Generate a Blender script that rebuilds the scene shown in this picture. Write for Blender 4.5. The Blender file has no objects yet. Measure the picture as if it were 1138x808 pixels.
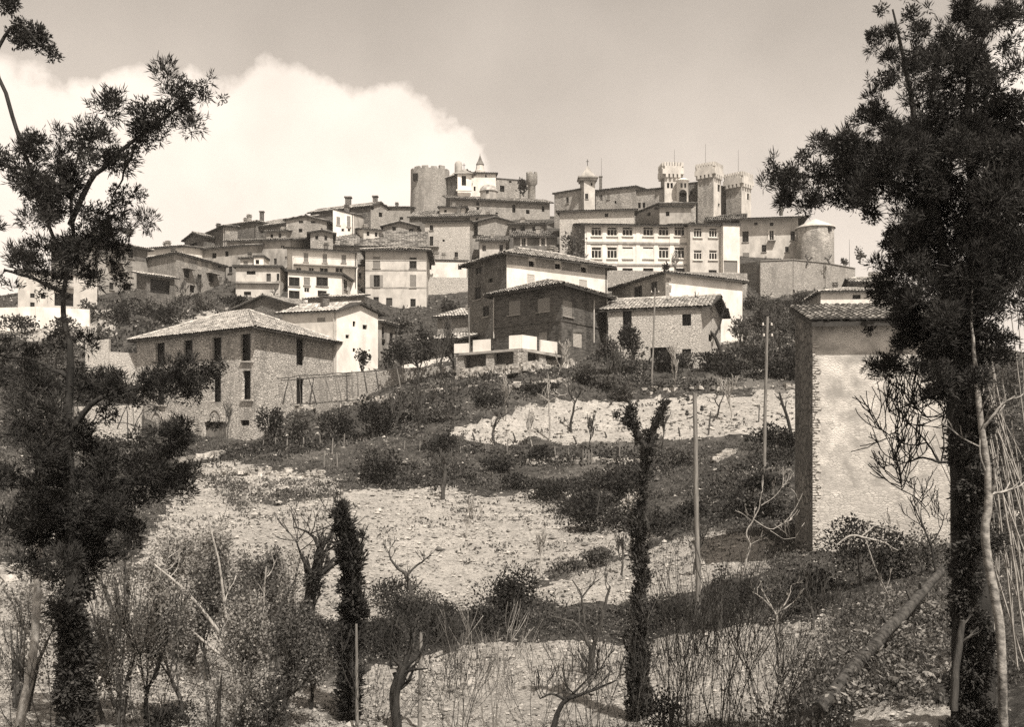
import bpy, math, random
import numpy as np
from mathutils import Vector, noise as mnoise

random.seed(7); RNG = np.random.default_rng(11)
SC = bpy.context.scene
COL = SC.collection

# ------------------------------------------------------------------ camera
F_PX, W_PX, H_PX, CX, HZ = 1100.0, 1138.0, 808.0, 569.0, 478.0   # focal length and horizon row of the photograph, in its pixels
cd = bpy.data.cameras.new('camera'); cam = bpy.data.objects.new('camera', cd); COL.objects.link(cam)
cam.location = (0, 0, 0); cam.rotation_euler = (math.radians(90), 0, 0)
cd.sensor_width = 36; cd.lens = 36 * F_PX / W_PX
cd.shift_y = (HZ - H_PX / 2) / W_PX
cd.clip_start = 0.1; cd.clip_end = 12000
SC.camera = cam

# ------------------------------------------------------------------ sun and sky
SUN_AZ, SUN_EL = math.radians(24), math.radians(56)       # azimuth measured from straight behind the camera towards the right
sl = bpy.data.lights.new('sun', 'SUN'); so = bpy.data.objects.new('sun', sl); COL.objects.link(so)
sl.energy = 5.0; sl.angle = math.radians(0.5); sl.color = (1.0, 0.925, 0.835)
sdir = Vector((math.sin(SUN_AZ) * math.cos(SUN_EL), -math.cos(SUN_AZ) * math.cos(SUN_EL), math.sin(SUN_EL)))
so.rotation_euler = sdir.to_track_quat('Z', 'Y').to_euler(); so.location = (30, -60, 90)

SC.view_settings.view_transform = 'Standard'; SC.view_settings.look = 'None'
SC.view_settings.exposure = 0.5; SC.view_settings.gamma = 1.0
SC.render.engine = 'CYCLES'
SC.cycles.use_denoising = False
SC.cycles.max_bounces = 5; SC.cycles.diffuse_bounces = 3; SC.cycles.transmission_bounces = 3; SC.cycles.transparent_max_bounces = 6
SC.cycles.sample_clamp_indirect = 4

def build_world():
    w = bpy.data.worlds.new('World'); SC.world = w; w.use_nodes = True
    nt = w.node_tree; N = nt.nodes; L = nt.links; N.clear()
    out = N.new('ShaderNodeOutputWorld'); bg = N.new('ShaderNodeBackground'); bg.inputs['Strength'].default_value = 0.10
    L.new(bg.outputs[0], out.inputs[0])
    sky = N.new('ShaderNodeTexSky'); sky.sky_type = 'NISHITA'; sky.sun_disc = False
    sky.sun_elevation = SUN_EL; sky.sun_rotation = math.pi - SUN_AZ; sky.air_density = 1.0; sky.dust_density = 2.5; sky.ozone_density = 1.0
    bw = N.new('ShaderNodeRGBToBW'); L.new(sky.outputs[0], bw.inputs[0])
    tint = N.new('ShaderNodeMix'); tint.data_type = 'RGBA'; tint.blend_type = 'MULTIPLY'; tint.inputs[0].default_value = 1
    L.new(bw.outputs[0], tint.inputs[6]); tint.inputs[7].default_value = (1.0, 0.872, 0.745, 1)
    tc = N.new('ShaderNodeTexCoord')
    # cumulus: puffs placed by direction, their rims broken up by noise
    n1 = N.new('ShaderNodeTexNoise'); n1.inputs['Scale'].default_value = 11; n1.inputs['Detail'].default_value = 9; n1.inputs['Roughness'].default_value = 0.58
    L.new(tc.outputs['Generated'], n1.inputs['Vector'])
    sub = N.new('ShaderNodeVectorMath'); sub.operation = 'SUBTRACT'; L.new(n1.outputs['Color'], sub.inputs[0]); sub.inputs[1].default_value = (.5, .5, .5)
    sc = N.new('ShaderNodeVectorMath'); sc.operation = 'SCALE'; L.new(sub.outputs[0], sc.inputs[0]); sc.inputs['Scale'].default_value = 0.10
    ad = N.new('ShaderNodeVectorMath'); ad.operation = 'ADD'; L.new(tc.outputs['Generated'], ad.inputs[0]); L.new(sc.outputs[0], ad.inputs[1])
    puffs = [(-40, 190, 125), (60, 175, 90), (140, 165, 90), (215, 155, 82), (305, 150, 88), (350, 175, 95), (430, 175, 88), (497, 196, 72),
             (330, 260, 110), (180, 260, 120), (20, 300, 120), (1165, 90, 70), (1230, 40, 90)]
    prev = None
    for (px, py, r) in puffs:
        d = Vector(((px - CX) / F_PX, 1, (HZ - py) / F_PX)).normalized()
        di = N.new('ShaderNodeVectorMath'); di.operation = 'DISTANCE'; L.new(ad.outputs[0], di.inputs[0]); di.inputs[1].default_value = d
        mr = N.new('ShaderNodeMapRange'); mr.interpolation_type = 'SMOOTHSTEP'; L.new(di.outputs['Value'], mr.inputs['Value'])
        R = r / F_PX * 0.93
        mr.inputs['From Min'].default_value = R * 1.10; mr.inputs['From Max'].default_value = R * 0.72
        if prev is None: prev = mr.outputs[0]
        else:
            mx = N.new('ShaderNodeMath'); mx.operation = 'MAXIMUM'; L.new(prev, mx.inputs[0]); L.new(mr.outputs[0], mx.inputs[1]); prev = mx.outputs[0]
    # thin streaks of veil in the rest of the sky
    st = N.new('ShaderNodeMapping'); st.inputs['Scale'].default_value = (2, 2, 9); L.new(tc.outputs['Generated'], st.inputs['Vector'])
    n2 = N.new('ShaderNodeTexNoise'); n2.inputs['Scale'].default_value = 2.2; n2.inputs['Detail'].default_value = 6; L.new(st.outputs[0], n2.inputs['Vector'])
    vr = N.new('ShaderNodeMapRange'); L.new(n2.outputs['Fac'], vr.inputs['Value']); vr.inputs['From Min'].default_value = .45; vr.inputs['From Max'].default_value = .8; vr.inputs['To Max'].default_value = .42
    mx = N.new('ShaderNodeMath'); mx.operation = 'MAXIMUM'; L.new(prev, mx.inputs[0]); L.new(vr.outputs[0], mx.inputs[1])
    # bright haze low in the sky
    sp = N.new('ShaderNodeSeparateXYZ'); L.new(tc.outputs['Generated'], sp.inputs[0])
    hz = N.new('ShaderNodeMapRange'); L.new(sp.outputs['Z'], hz.inputs['Value'])
    for k_, v_ in (('From Min', .05), ('From Max', .48), ('To Min', HAZE_LO), ('To Max', HAZE_HI)): hz.inputs[k_].default_value = v_
    m2 = N.new('ShaderNodeMath'); m2.operation = 'MAXIMUM'; L.new(mx.outputs[0], m2.inputs[0]); L.new(hz.outputs[0], m2.inputs[1]); mx = m2
    n3 = N.new('ShaderNodeTexNoise'); n3.inputs['Scale'].default_value = 7; n3.inputs['Detail'].default_value = 5; L.new(tc.outputs['Generated'], n3.inputs['Vector'])
    cr = N.new('ShaderNodeMapRange'); L.new(n3.outputs['Fac'], cr.inputs['Value']); cr.inputs['From Min'].default_value = .3; cr.inputs['From Max'].default_value = .7
    cr.inputs['To Min'].default_value = CLOUD_LO; cr.inputs['To Max'].default_value = CLOUD_HI
    cc = N.new('ShaderNodeMix'); cc.data_type = 'RGBA'; cc.blend_type = 'MULTIPLY'; cc.inputs[0].default_value = 1
    L.new(cr.outputs[0], cc.inputs[6]); cc.inputs[7].default_value = (1.0, 0.885, 0.775, 1)
    mix = N.new('ShaderNodeMix'); mix.data_type = 'RGBA'; L.new(mx.outputs[0], mix.inputs[0]); L.new(tint.outputs[2], mix.inputs[6]); L.new(cc.outputs[2], mix.inputs[7])
    L.new(mix.outputs[2], bg.inputs['Color'])
CLOUD_LO, CLOUD_HI, HAZE_LO, HAZE_HI = 7.0, 9.0, .78, .20
build_world()

# ------------------------------------------------------------------ coordinates
def P(px, py, Y):
    "the point at depth Y seen at photo pixel (px, py)"
    return np.array([(px - CX) / F_PX * Y, Y, (HZ - py) / F_PX * Y])

# ------------------------------------------------------------------ mesh building
class MB:
    def __init__(s): s.V = []; s.F = []; s.M = []; s.A = []; s.S = []; s.n = 0; s.sm = False
    def add(s, V, F, m=0, a=0.5):
        V = np.asarray(V, float).reshape(-1, 3)
        if isinstance(F, np.ndarray): s.F.append(F.astype(np.int64) + s.n); nf = len(F)
        else:
            nf = 0
            by = {}
            for f in F: by.setdefault(len(f), []).append(f)
            for k, fs in by.items(): s.F.append(np.array(fs, np.int64) + s.n); nf += len(fs)
        s.M.append(np.full(nf, m, np.int32)); s.S.append(np.full(nf, s.sm, bool))
        a = np.asarray(a, float); s.A.append(np.full(len(V), float(a)) if a.ndim == 0 else a)
        s.V.append(V); s.n += len(V); return s
    def box(s, c, ux, uy, uz, m=0, a=.5):
        "a box with centre c and half-extent vectors"
        c, ux, uy, uz = (np.asarray(q, float) for q in (c, ux, uy, uz))
        V = [c + i * ux + j * uy + k * uz for k in (-1, 1) for j in (-1, 1) for i in (-1, 1)]
        return s.add(V, [(0, 2, 3, 1), (4, 5, 7, 6), (0, 1, 5, 4), (2, 6, 7, 3), (0, 4, 6, 2), (1, 3, 7, 5)], m, a)
    def tube(s, pts, rad, n=6, m=0, a=.5, cap=True):
        pts = np.asarray(pts, float); k = len(pts)
        rad = np.full(k, float(rad)) if np.ndim(rad) == 0 else np.asarray(rad, float)
        t = np.gradient(pts, axis=0); t /= np.linalg.norm(t, axis=1)[:, None] + 1e-9
        ref = np.array([0.31, 0.95, 0.05]) if abs(t[0][2]) > .8 else np.array([0, 0, 1.0])
        u = np.cross(t, ref); u /= np.linalg.norm(u, axis=1)[:, None] + 1e-9; v = np.cross(t, u)
        an = np.arange(n) / n * 2 * math.pi
        V = pts[:, None] + rad[:, None, None] * (np.cos(an)[None, :, None] * u[:, None] + np.sin(an)[None, :, None] * v[:, None])
        V = V.reshape(-1, 3)
        i = np.arange(k - 1)[:, None] * n; j = np.arange(n)[None]; j2 = (j + 1) % n
        Fq = np.stack([i + j, i + j2, i + n + j2, i + n + j], -1).reshape(-1, 4)
        s.sm = n > 4; s.add(V, Fq, m, a); s.sm = False
        if cap: s.add(V[-n:], [tuple(range(n))], m, a); s.add(V[:n], [tuple(range(n))[::-1]], m, a)
        return s
    def build(s, name, mats, parent=None, origin=None, smooth=False):
        me = bpy.data.meshes.new(name)
        V = np.concatenate(s.V) if s.V else np.zeros((0, 3))
        o0 = np.array(parent['_o']) if (parent is not None and '_o' in parent) else (np.asarray(origin, float) if origin is not None else np.zeros(3))
        V = V - o0
        me.vertices.add(len(V)); me.vertices.foreach_set('co', V.astype(np.float32).ravel())
        tot = np.concatenate([np.full(len(f), f.shape[1], np.int32) for f in s.F]); lv = np.concatenate([f.ravel() for f in s.F]).astype(np.int32)
        me.loops.add(len(lv)); me.loops.foreach_set('vertex_index', lv)
        me.polygons.add(len(tot)); me.polygons.foreach_set('loop_start', np.concatenate([[0], np.cumsum(tot)[:-1]]).astype(np.int32))
        me.polygons.foreach_set('material_index', np.concatenate(s.M))
        me.polygons.foreach_set('use_smooth', np.ones(len(tot), bool) if smooth else np.concatenate(s.S))
        at = me.attributes.new('tint', 'FLOAT', 'POINT'); at.data.foreach_set('value', np.concatenate(s.A).astype(np.float32))
        for m in (mats if isinstance(mats, (list, tuple)) else [mats]): me.materials.append(m)
        me.update(calc_edges=True); me.validate()
        o = bpy.data.objects.new(name, me); COL.objects.link(o)
        if parent is not None:
            o.parent = parent; o['_o'] = list(map(float, o0))
        else:
            o.location = o0; o['_o'] = list(map(float, o0))
        return o

def thing(name, label, cat, origin, group=None):
    o = bpy.data.objects.new(name, None); COL.objects.link(o); o.empty_display_size = .3
    o.location = [float(q) for q in origin]; o['_o'] = [float(q) for q in origin]
    o['label'] = label; o['category'] = cat
    if group: o['group'] = group
    return o
def tag(o, label=None, cat=None, group=None, kind=None):
    for k, v in (('label', label), ('category', cat), ('group', group), ('kind', kind)):
        if v: o[k] = v
    return o

# ------------------------------------------------------------------ materials (a sepia print: warm greys)
def sep(v): return (v, v * 0.95, v * 0.875, 1)
def mat(name, lo, hi, scale=1.0, stretch=(1, 1, 1), detail=5, rough=.9, bump=0.0, bscale=None, cells=None, mortar=None, tint=0.0, stain=0.0, island=0.0, translucent=0.0, zs=1.7):
    """lo..hi: reflectance range driven by noise; cells: stone size (m) for rubble with joints of reflectance mortar;
    tint: how far the per-element attribute shifts it; stain: large blotches; island: variation leaf by leaf"""
    m = bpy.data.materials.new(name); m.use_nodes = True; nt = m.node_tree; N = nt.nodes; L = nt.links
    b = N['Principled BSDF']; b.inputs['Roughness'].default_value = rough; b.inputs['Specular IOR Level'].default_value = .15
    geo = N.new('ShaderNodeNewGeometry')
    mp = N.new('ShaderNodeMapping'); mp.inputs['Scale'].default_value = stretch; L.new(geo.outputs['Position'], mp.inputs['Vector'])
    nz = N.new('ShaderNodeTexNoise'); nz.inputs['Scale'].default_value = scale; nz.inputs['Detail'].default_value = detail; nz.inputs['Roughness'].default_value = .62
    L.new(mp.outputs[0], nz.inputs['Vector'])
    def math_(op, a, bb, clamp=False):
        q = N.new('ShaderNodeMath'); q.operation = op; q.use_clamp = clamp
        for i, x in enumerate((a, bb)):
            if isinstance(x, (int, float)): q.inputs[i].default_value = x
            else: L.new(x, q.inputs[i])
        return q.outputs[0]
    def mapr(x, a0, a1, b0, b1):
        q = N.new('ShaderNodeMapRange'); L.new(x, q.inputs[0])
        for i, v in enumerate((a0, a1, b0, b1)): q.inputs[i + 1].default_value = v
        return q.outputs[0]
    fac = mapr(nz.outputs['Fac'], .32, .68, 0, 1)
    height = nz.outputs['Fac']
    if cells:
        vm = N.new('ShaderNodeMapping'); vm.inputs['Scale'].default_value = (1 / cells, 1 / cells, zs / cells)
        wob = N.new('ShaderNodeTexNoise'); wob.inputs['Scale'].default_value = 1.6 / cells; wob.inputs['Detail'].default_value = 1; L.new(geo.outputs['Position'], wob.inputs['Vector'])
        wv = N.new('ShaderNodeVectorMath'); wv.operation = 'SCALE'; L.new(wob.outputs['Color'], wv.inputs[0]); wv.inputs['Scale'].default_value = cells * .45
        wa = N.new('ShaderNodeVectorMath'); L.new(geo.outputs['Position'], wa.inputs[0]); L.new(wv.outputs[0], wa.inputs[1])
        L.new(wa.outputs[0], vm.inputs['Vector'])
        v1 = N.new('ShaderNodeTexVoronoi'); L.new(vm.outputs[0], v1.inputs['Vector']); v1.inputs['Scale'].default_value = 1
        v2 = N.new('ShaderNodeTexVoronoi'); v2.feature = 'DISTANCE_TO_EDGE'; L.new(vm.outputs[0], v2.inputs['Vector']); v2.inputs['Scale'].default_value = 1
        cw = N.new('ShaderNodeRGBToBW'); L.new(v1.outputs['Color'], cw.inputs[0])
        fac = math_('ADD', math_('MULTIPLY', fac, .45), math_('MULTIPLY', cw.outputs[0], .5), True)
        edge = math_('MULTIPLY', mapr(v2.outputs['Distance'], .01, .12, 1, 0), mapr(nz.outputs['Fac'], .35, .6, .25, 1))
        height = math_('SUBTRACT', math_('MULTIPLY', nz.outputs['Fac'], .5), edge)
    if stain:
        ns = N.new('ShaderNodeTexNoise'); ns.inputs['Scale'].default_value = .45; ns.inputs['Detail'].default_value = 6; ns.inputs['Roughness'].default_value = .7
        sm = N.new('ShaderNodeMapping'); sm.inputs['Scale'].default_value = (1.4, 1.4, .5); L.new(geo.outputs['Position'], sm.inputs['Vector']); L.new(sm.outputs[0], ns.inputs['Vector'])
        fac = math_('SUBTRACT', fac, math_('MULTIPLY', mapr(ns.outputs['Fac'], .49, .61, 0, 1), stain), True)
    if tint:
        at = N.new('ShaderNodeAttribute'); at.attribute_name = 'tint'
        fac = math_('ADD', fac, math_('MULTIPLY', math_('SUBTRACT', at.outputs['Fac'], .5), tint), True)
    if island:
        fac = math_('ADD', math_('MULTIPLY', fac, 1 - island), math_('MULTIPLY', geo.outputs['Random Per Island'], island), True)
    mx = N.new('ShaderNodeMix'); mx.data_type = 'RGBA'; L.new(fac, mx.inputs[0]); mx.inputs[6].default_value = sep(lo); mx.inputs[7].default_value = sep(hi)
    col = mx.outputs[2]
    if cells:
        m2 = N.new('ShaderNodeMix'); m2.data_type = 'RGBA'; L.new(edge, m2.inputs[0]); L.new(col, m2.inputs[6]); m2.inputs[7].default_value = sep(mortar); col = m2.outputs[2]
    L.new(col, b.inputs['Base Color'])
    if bump:
        bp = N.new('ShaderNodeBump'); bp.inputs['Strength'].default_value = 1; bp.inputs['Distance'].default_value = bump; L.new(height, bp.inputs['Height']); L.new(bp.outputs[0], b.inputs['Normal'])
    if translucent:
        tr = N.new('ShaderNodeBsdfTranslucent'); L.new(col, tr.inputs['Color']); ms = N.new('ShaderNodeMixShader'); ms.inputs[0].default_value = translucent
        L.new(b.outputs[0], ms.inputs[1]); L.new(tr.outputs[0], ms.inputs[2]); L.new(ms.outputs[0], N['Material Output'].inputs[0])
    return m

M = {}
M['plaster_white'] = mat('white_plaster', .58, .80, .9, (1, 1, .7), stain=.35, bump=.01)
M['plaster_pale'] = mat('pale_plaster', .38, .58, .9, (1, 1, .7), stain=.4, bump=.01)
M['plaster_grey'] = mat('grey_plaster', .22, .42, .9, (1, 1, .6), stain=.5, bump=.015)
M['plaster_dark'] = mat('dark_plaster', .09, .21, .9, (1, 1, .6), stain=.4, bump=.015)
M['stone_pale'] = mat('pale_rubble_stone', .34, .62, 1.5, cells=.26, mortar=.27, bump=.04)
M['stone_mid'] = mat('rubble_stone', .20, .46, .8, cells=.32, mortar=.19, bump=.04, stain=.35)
M['stone_dark'] = mat('weathered_and_shaded_stone', .08, .25, .6, cells=.40, mortar=.07, bump=.05, stain=.35)
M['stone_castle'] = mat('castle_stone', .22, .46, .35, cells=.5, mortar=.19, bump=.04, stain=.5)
M['brick_dark'] = mat('dark_brick', .035, .16, 1.5, (1, 1, 7), detail=8, bump=.01, stain=.35)
M['tile'] = mat('clay_roof_tile', .10, .50, .9, detail=7, tint=.9, bump=.01)
M['tile_dark'] = mat('old_roof_tile', .08, .34, .7, detail=7, tint=.8, bump=.01)
M['tile_pale'] = mat('bleached_roof_tile', .20, .55, .9, detail=7, tint=.7, bump=.01)
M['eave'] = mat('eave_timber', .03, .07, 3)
M['wood'] = mat('grey_weathered_wood', .10, .26, 3, (6, 6, .6), bump=.01, tint=.5)
M['wood_dark'] = mat('dark_wood', .035, .09, 3, (6, 6, .6), bump=.01, tint=.4)
M['shutter'] = mat('slatted_shutter', .18, .30, 3, (1, 1, 12), bump=.01)
M['shutter_pale'] = mat('pale_shutter', .40, .55, 3, (1, 1, 8))
M['white'] = mat('white_paint', .55, .72, 2)
M['pane'] = mat('window_dark', .012, .022, 2, rough=.25)
M['iron'] = mat('iron', .02, .05, 4, rough=.6)
M['ceramic'] = mat('white_insulator', .5, .7, 4, rough=.3)
M['rock'] = mat('pale_rock', .14, .50, 2.5, tint=.5, bump=.03)
M['bark'] = mat('bark', .028, .10, 4, (3, 3, .7), bump=.02)
M['bark_dark'] = mat('dark_bark', .016, .05, 4, (3, 3, .7), bump=.02)
M['bark_pale'] = mat('pale_bark', .17, .42, 5, (2, 2, 1.5), bump=.01)
M['twig'] = mat('twigs', .03, .10, 3)
M['leaf_cypress'] = mat('cypress_leaf', .013, .055, 1.3, island=.5, translucent=.15)
M['leaf_dark'] = mat('dark_leaf', .010, .060, .8, island=.55, translucent=.15)
M['leaf_ivy'] = mat('ivy_leaf', .018, .085, 1.5, island=.6, translucent=.1)
M['leaf_mid'] = mat('scrub_leaf', .028, .15, .5, island=.6, translucent=.2)
M['leaf_pale'] = mat('pale_leaf', .08, .34, .8, island=.7, translucent=.25)
M['blossom'] = mat('blossom', .3, .65, 1, island=.5, translucent=.3)
# ------------------------------------------------------------------ terrain: rows of (photo px, py, depth) where the ground is seen
GC = []
def row(*pts): GC.extend(pts)
for u in (-1200, -300, 0, 300, 569, 850, 1138, 1450, 2300): row((u, HZ + 640, 3.0), (u, HZ + 470, 7.0))
row((-1200, 790, 14), (-300, 800, 14), (0, 808, 14), (150, 808, 16.5), (300, 808, 18.5), (450, 808, 19.5), (569, 808, 20), (700, 808, 19), (850, 808, 15.5), (950, 806, 13), (1060, 812, 11.3), (1138, 790, 11), (1450, 780, 11), (2300, 780, 11))
row((0, 700, 24), (150, 700, 26), (300, 705, 27.5), (450, 705, 29), (569, 705, 29.5), (700, 705, 28.5), (850, 700, 24.5), (1000, 690, 18), (1138, 670, 17))
row((-1200, 650, 33), (-300, 650, 33), (0, 645, 33), (150, 642, 35), (300, 640, 37), (450, 640, 39), (569, 640, 40), (700, 640, 38), (850, 640, 29.5), (1000, 628, 27), (1138, 610, 27))
row((903, 613, 31.3), (1055, 606, 31.3), (880, 613, 35), (1000, 590, 36), (1138, 560, 38), (2300, 600, 40))
row((0, 600, 43), (150, 598, 44), (300, 592, 45), (450, 590, 47), (569, 590, 48), (700, 592, 46), (830, 590, 40))
row((0, 550, 54), (150, 552, 55), (300, 552, 56), (450, 550, 57.5), (569, 550, 58), (700, 550, 56), (850, 532, 47), (1138, 520, 52))
row((-1200, 520, 66), (0, 512, 66), (150, 515, 66), (300, 515, 66), (450, 515, 67), (569, 515, 68), (700, 515, 67), (850, 505, 60))
row((0, 490, 76), (150, 492, 80), (283, 492, 85.5), (420, 490, 73), (569, 492, 72.5), (700, 492, 72), (880, 492, 70), (1138, 480, 70), (2300, 500, 70))
row((130, 494, 92), (100, 492, 86), (215, 496, 88), (330, 462, 90), (372, 452, 93), (60, 490, 82), (511, 409, 89), (579, 410, 81.5), (630, 410, 85), (560, 412, 80))
row((569, 442, 80.5), (700, 440, 82), (880, 434, 82), (420, 440, 86), (1138, 440, 88), (60, 440, 92))
row((450, 420, 90), (569, 412, 87), (624, 405, 86), (700, 408, 87), (850, 400, 90), (735, 397, 90))
row((-1200, 400, 118), (-300, 380, 118), (60, 352, 120), (150, 352, 120), (230, 346, 126), (380, 400, 112), (440, 352, 142), (520, 392, 98), (800, 392, 97), (860, 340, 146), (960, 340, 145), (1138, 405, 140), (1450, 400, 140), (2300, 420, 140))
row((120, 326, 131), (220, 326, 138), (290, 326, 140), (370, 330, 134), (500, 306, 165), (700, 304, 153), (860, 292, 158), (920, 294, 160), (1010, 345, 175), (1138, 400, 180))
row((0, 330, 160), (140, 303, 165), (240, 274, 165), (340, 262, 170), (430, 250, 185), (480, 239, 205), (570, 246, 190), (700, 240, 185), (790, 240, 188), (850, 266, 190), (930, 310, 190), (980, 345, 190))
row((-1200, 430, 300), (-300, 420, 300), (0, 400, 300), (300, 330, 300), (569, 300, 300), (800, 310, 300), (1000, 380, 300), (1138, 410, 300), (1450, 430, 300), (2300, 440, 300))
for u in (-1200, 0, 569, 1138, 2300): row((u, HZ + 45, 700), (u, HZ + 16, 2500), (u, HZ + 8, 6000))
GC = np.array(GC, float)
def _uv(px, Y): return np.stack([(px - CX) / F_PX * 2.2, 1.3 * np.log(np.maximum(Y, 1.0))], -1)
_gp = _uv(GC[:, 0], GC[:, 2]); _gd = np.linalg.norm(_gp[:, None] - _gp[None], axis=-1)
_n = len(GC); _A = np.zeros((_n + 3, _n + 3)); _A[:_n, :_n] = -_gd + np.eye(_n) * -0.0 ; _A[:_n, _n] = 1; _A[:_n, _n + 1:] = _gp; _A[_n, :_n] = 1; _A[_n + 1:, :_n] = _gp.T
_A[:_n, :_n] += np.eye(_n) * 0.004
_w = np.linalg.solve(_A, np.concatenate([GC[:, 1], np.zeros(3)]))
def g_row(px, Y):
    q = _uv(np.asarray(px, float), np.asarray(Y, float)); sh = q.shape[:-1]; q = q.reshape(-1, 2)
    out = np.zeros(len(q))
    for i in range(0, len(q), 20000):
        d = np.linalg.norm(q[i:i + 20000, None] - _gp[None], axis=-1)
        out[i:i + 20000] = -d @ _w[:_n] + _w[_n] + q[i:i + 20000] @ _w[_n + 1:]
    return out.reshape(sh)
def gz(x, y):
    x = np.asarray(x, float); y = np.asarray(y, float)
    return (HZ - g_row(CX + x / y * F_PX, y)) / F_PX * y
def G(px, py, lo=8, hi=260):
    "the ground point seen at photo pixel (px, py)"
    Ys = np.geomspace(lo, hi, 700); r = g_row(np.full(700, px), Ys)
    k = np.nonzero(r <= py)[0]
    Y = Ys[k[0]] if len(k) else hi
    return P(px, py, Y)
def on_ground(p, dz=0.0): return np.array([p[0], p[1], float(gz(p[0], p[1])) + dz])

def in_poly(px, py, poly):
    poly = np.asarray(poly, float); c = np.zeros(px.shape, bool); j = len(poly) - 1
    for i in range(len(poly)):
        xi, yi = poly[i]; xj, yj = poly[j]
        c ^= ((yi > py) != (yj > py)) & (px < (xj - xi) * (py - yi) / (yj - yi + 1e-9) + xi); j = i
    return c
SOIL = [[(165, 600), (200, 545), (215, 522), (250, 513), (292, 522), (300, 545), (292, 580), (300, 640), (235, 660), (190, 650), (150, 640)],
        [(285, 565), (330, 556), (400, 546), (470, 543), (560, 552), (600, 566), (650, 585), (730, 598), (700, 612), (640, 625), (560, 655), (530, 680), (400, 690), (330, 700), (300, 660)],
        [(578, 662), (640, 637), (690, 618), (760, 603), (800, 596), (832, 592), (860, 610), (846, 632), (790, 650), (740, 666), (700, 672), (640, 676)],
        [(250, 830), (325, 775), (420, 742), (560, 714), (690, 714), (760, 706), (860, 692), (935, 684), (905, 740), (880, 790), (860, 830)],
        [(497, 477), (560, 462), (612, 450), (640, 443), (700, 446), (760, 437), (800, 440), (882, 432), (900, 486), (840, 488), (760, 490), (690, 491), (600, 492), (520, 491)],
        [(-200, 830), (-200, 640), (0, 640), (130, 640), (200, 660), (300, 690), (300, 760), (240, 830)],
        [(210, 522), (300, 524), (372, 530), (386, 545), (300, 548), (230, 540)],
        [(930, 830), (955, 785), (1000, 778), (1060, 790), (1070, 830)],
        [(560, 556), (600, 545), (625, 552), (690, 566), (720, 580), (650, 590), (600, 575)],
        [(0, 352), (90, 350), (125, 346), (130, 370), (90, 380), (0, 372)], [(160, 355), (230, 345), (300, 352), (300, 364), (200, 362)]]
ROADP = [[(425, 420), (450, 407), (505, 405), (520, 418), (470, 424)]]

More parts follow.
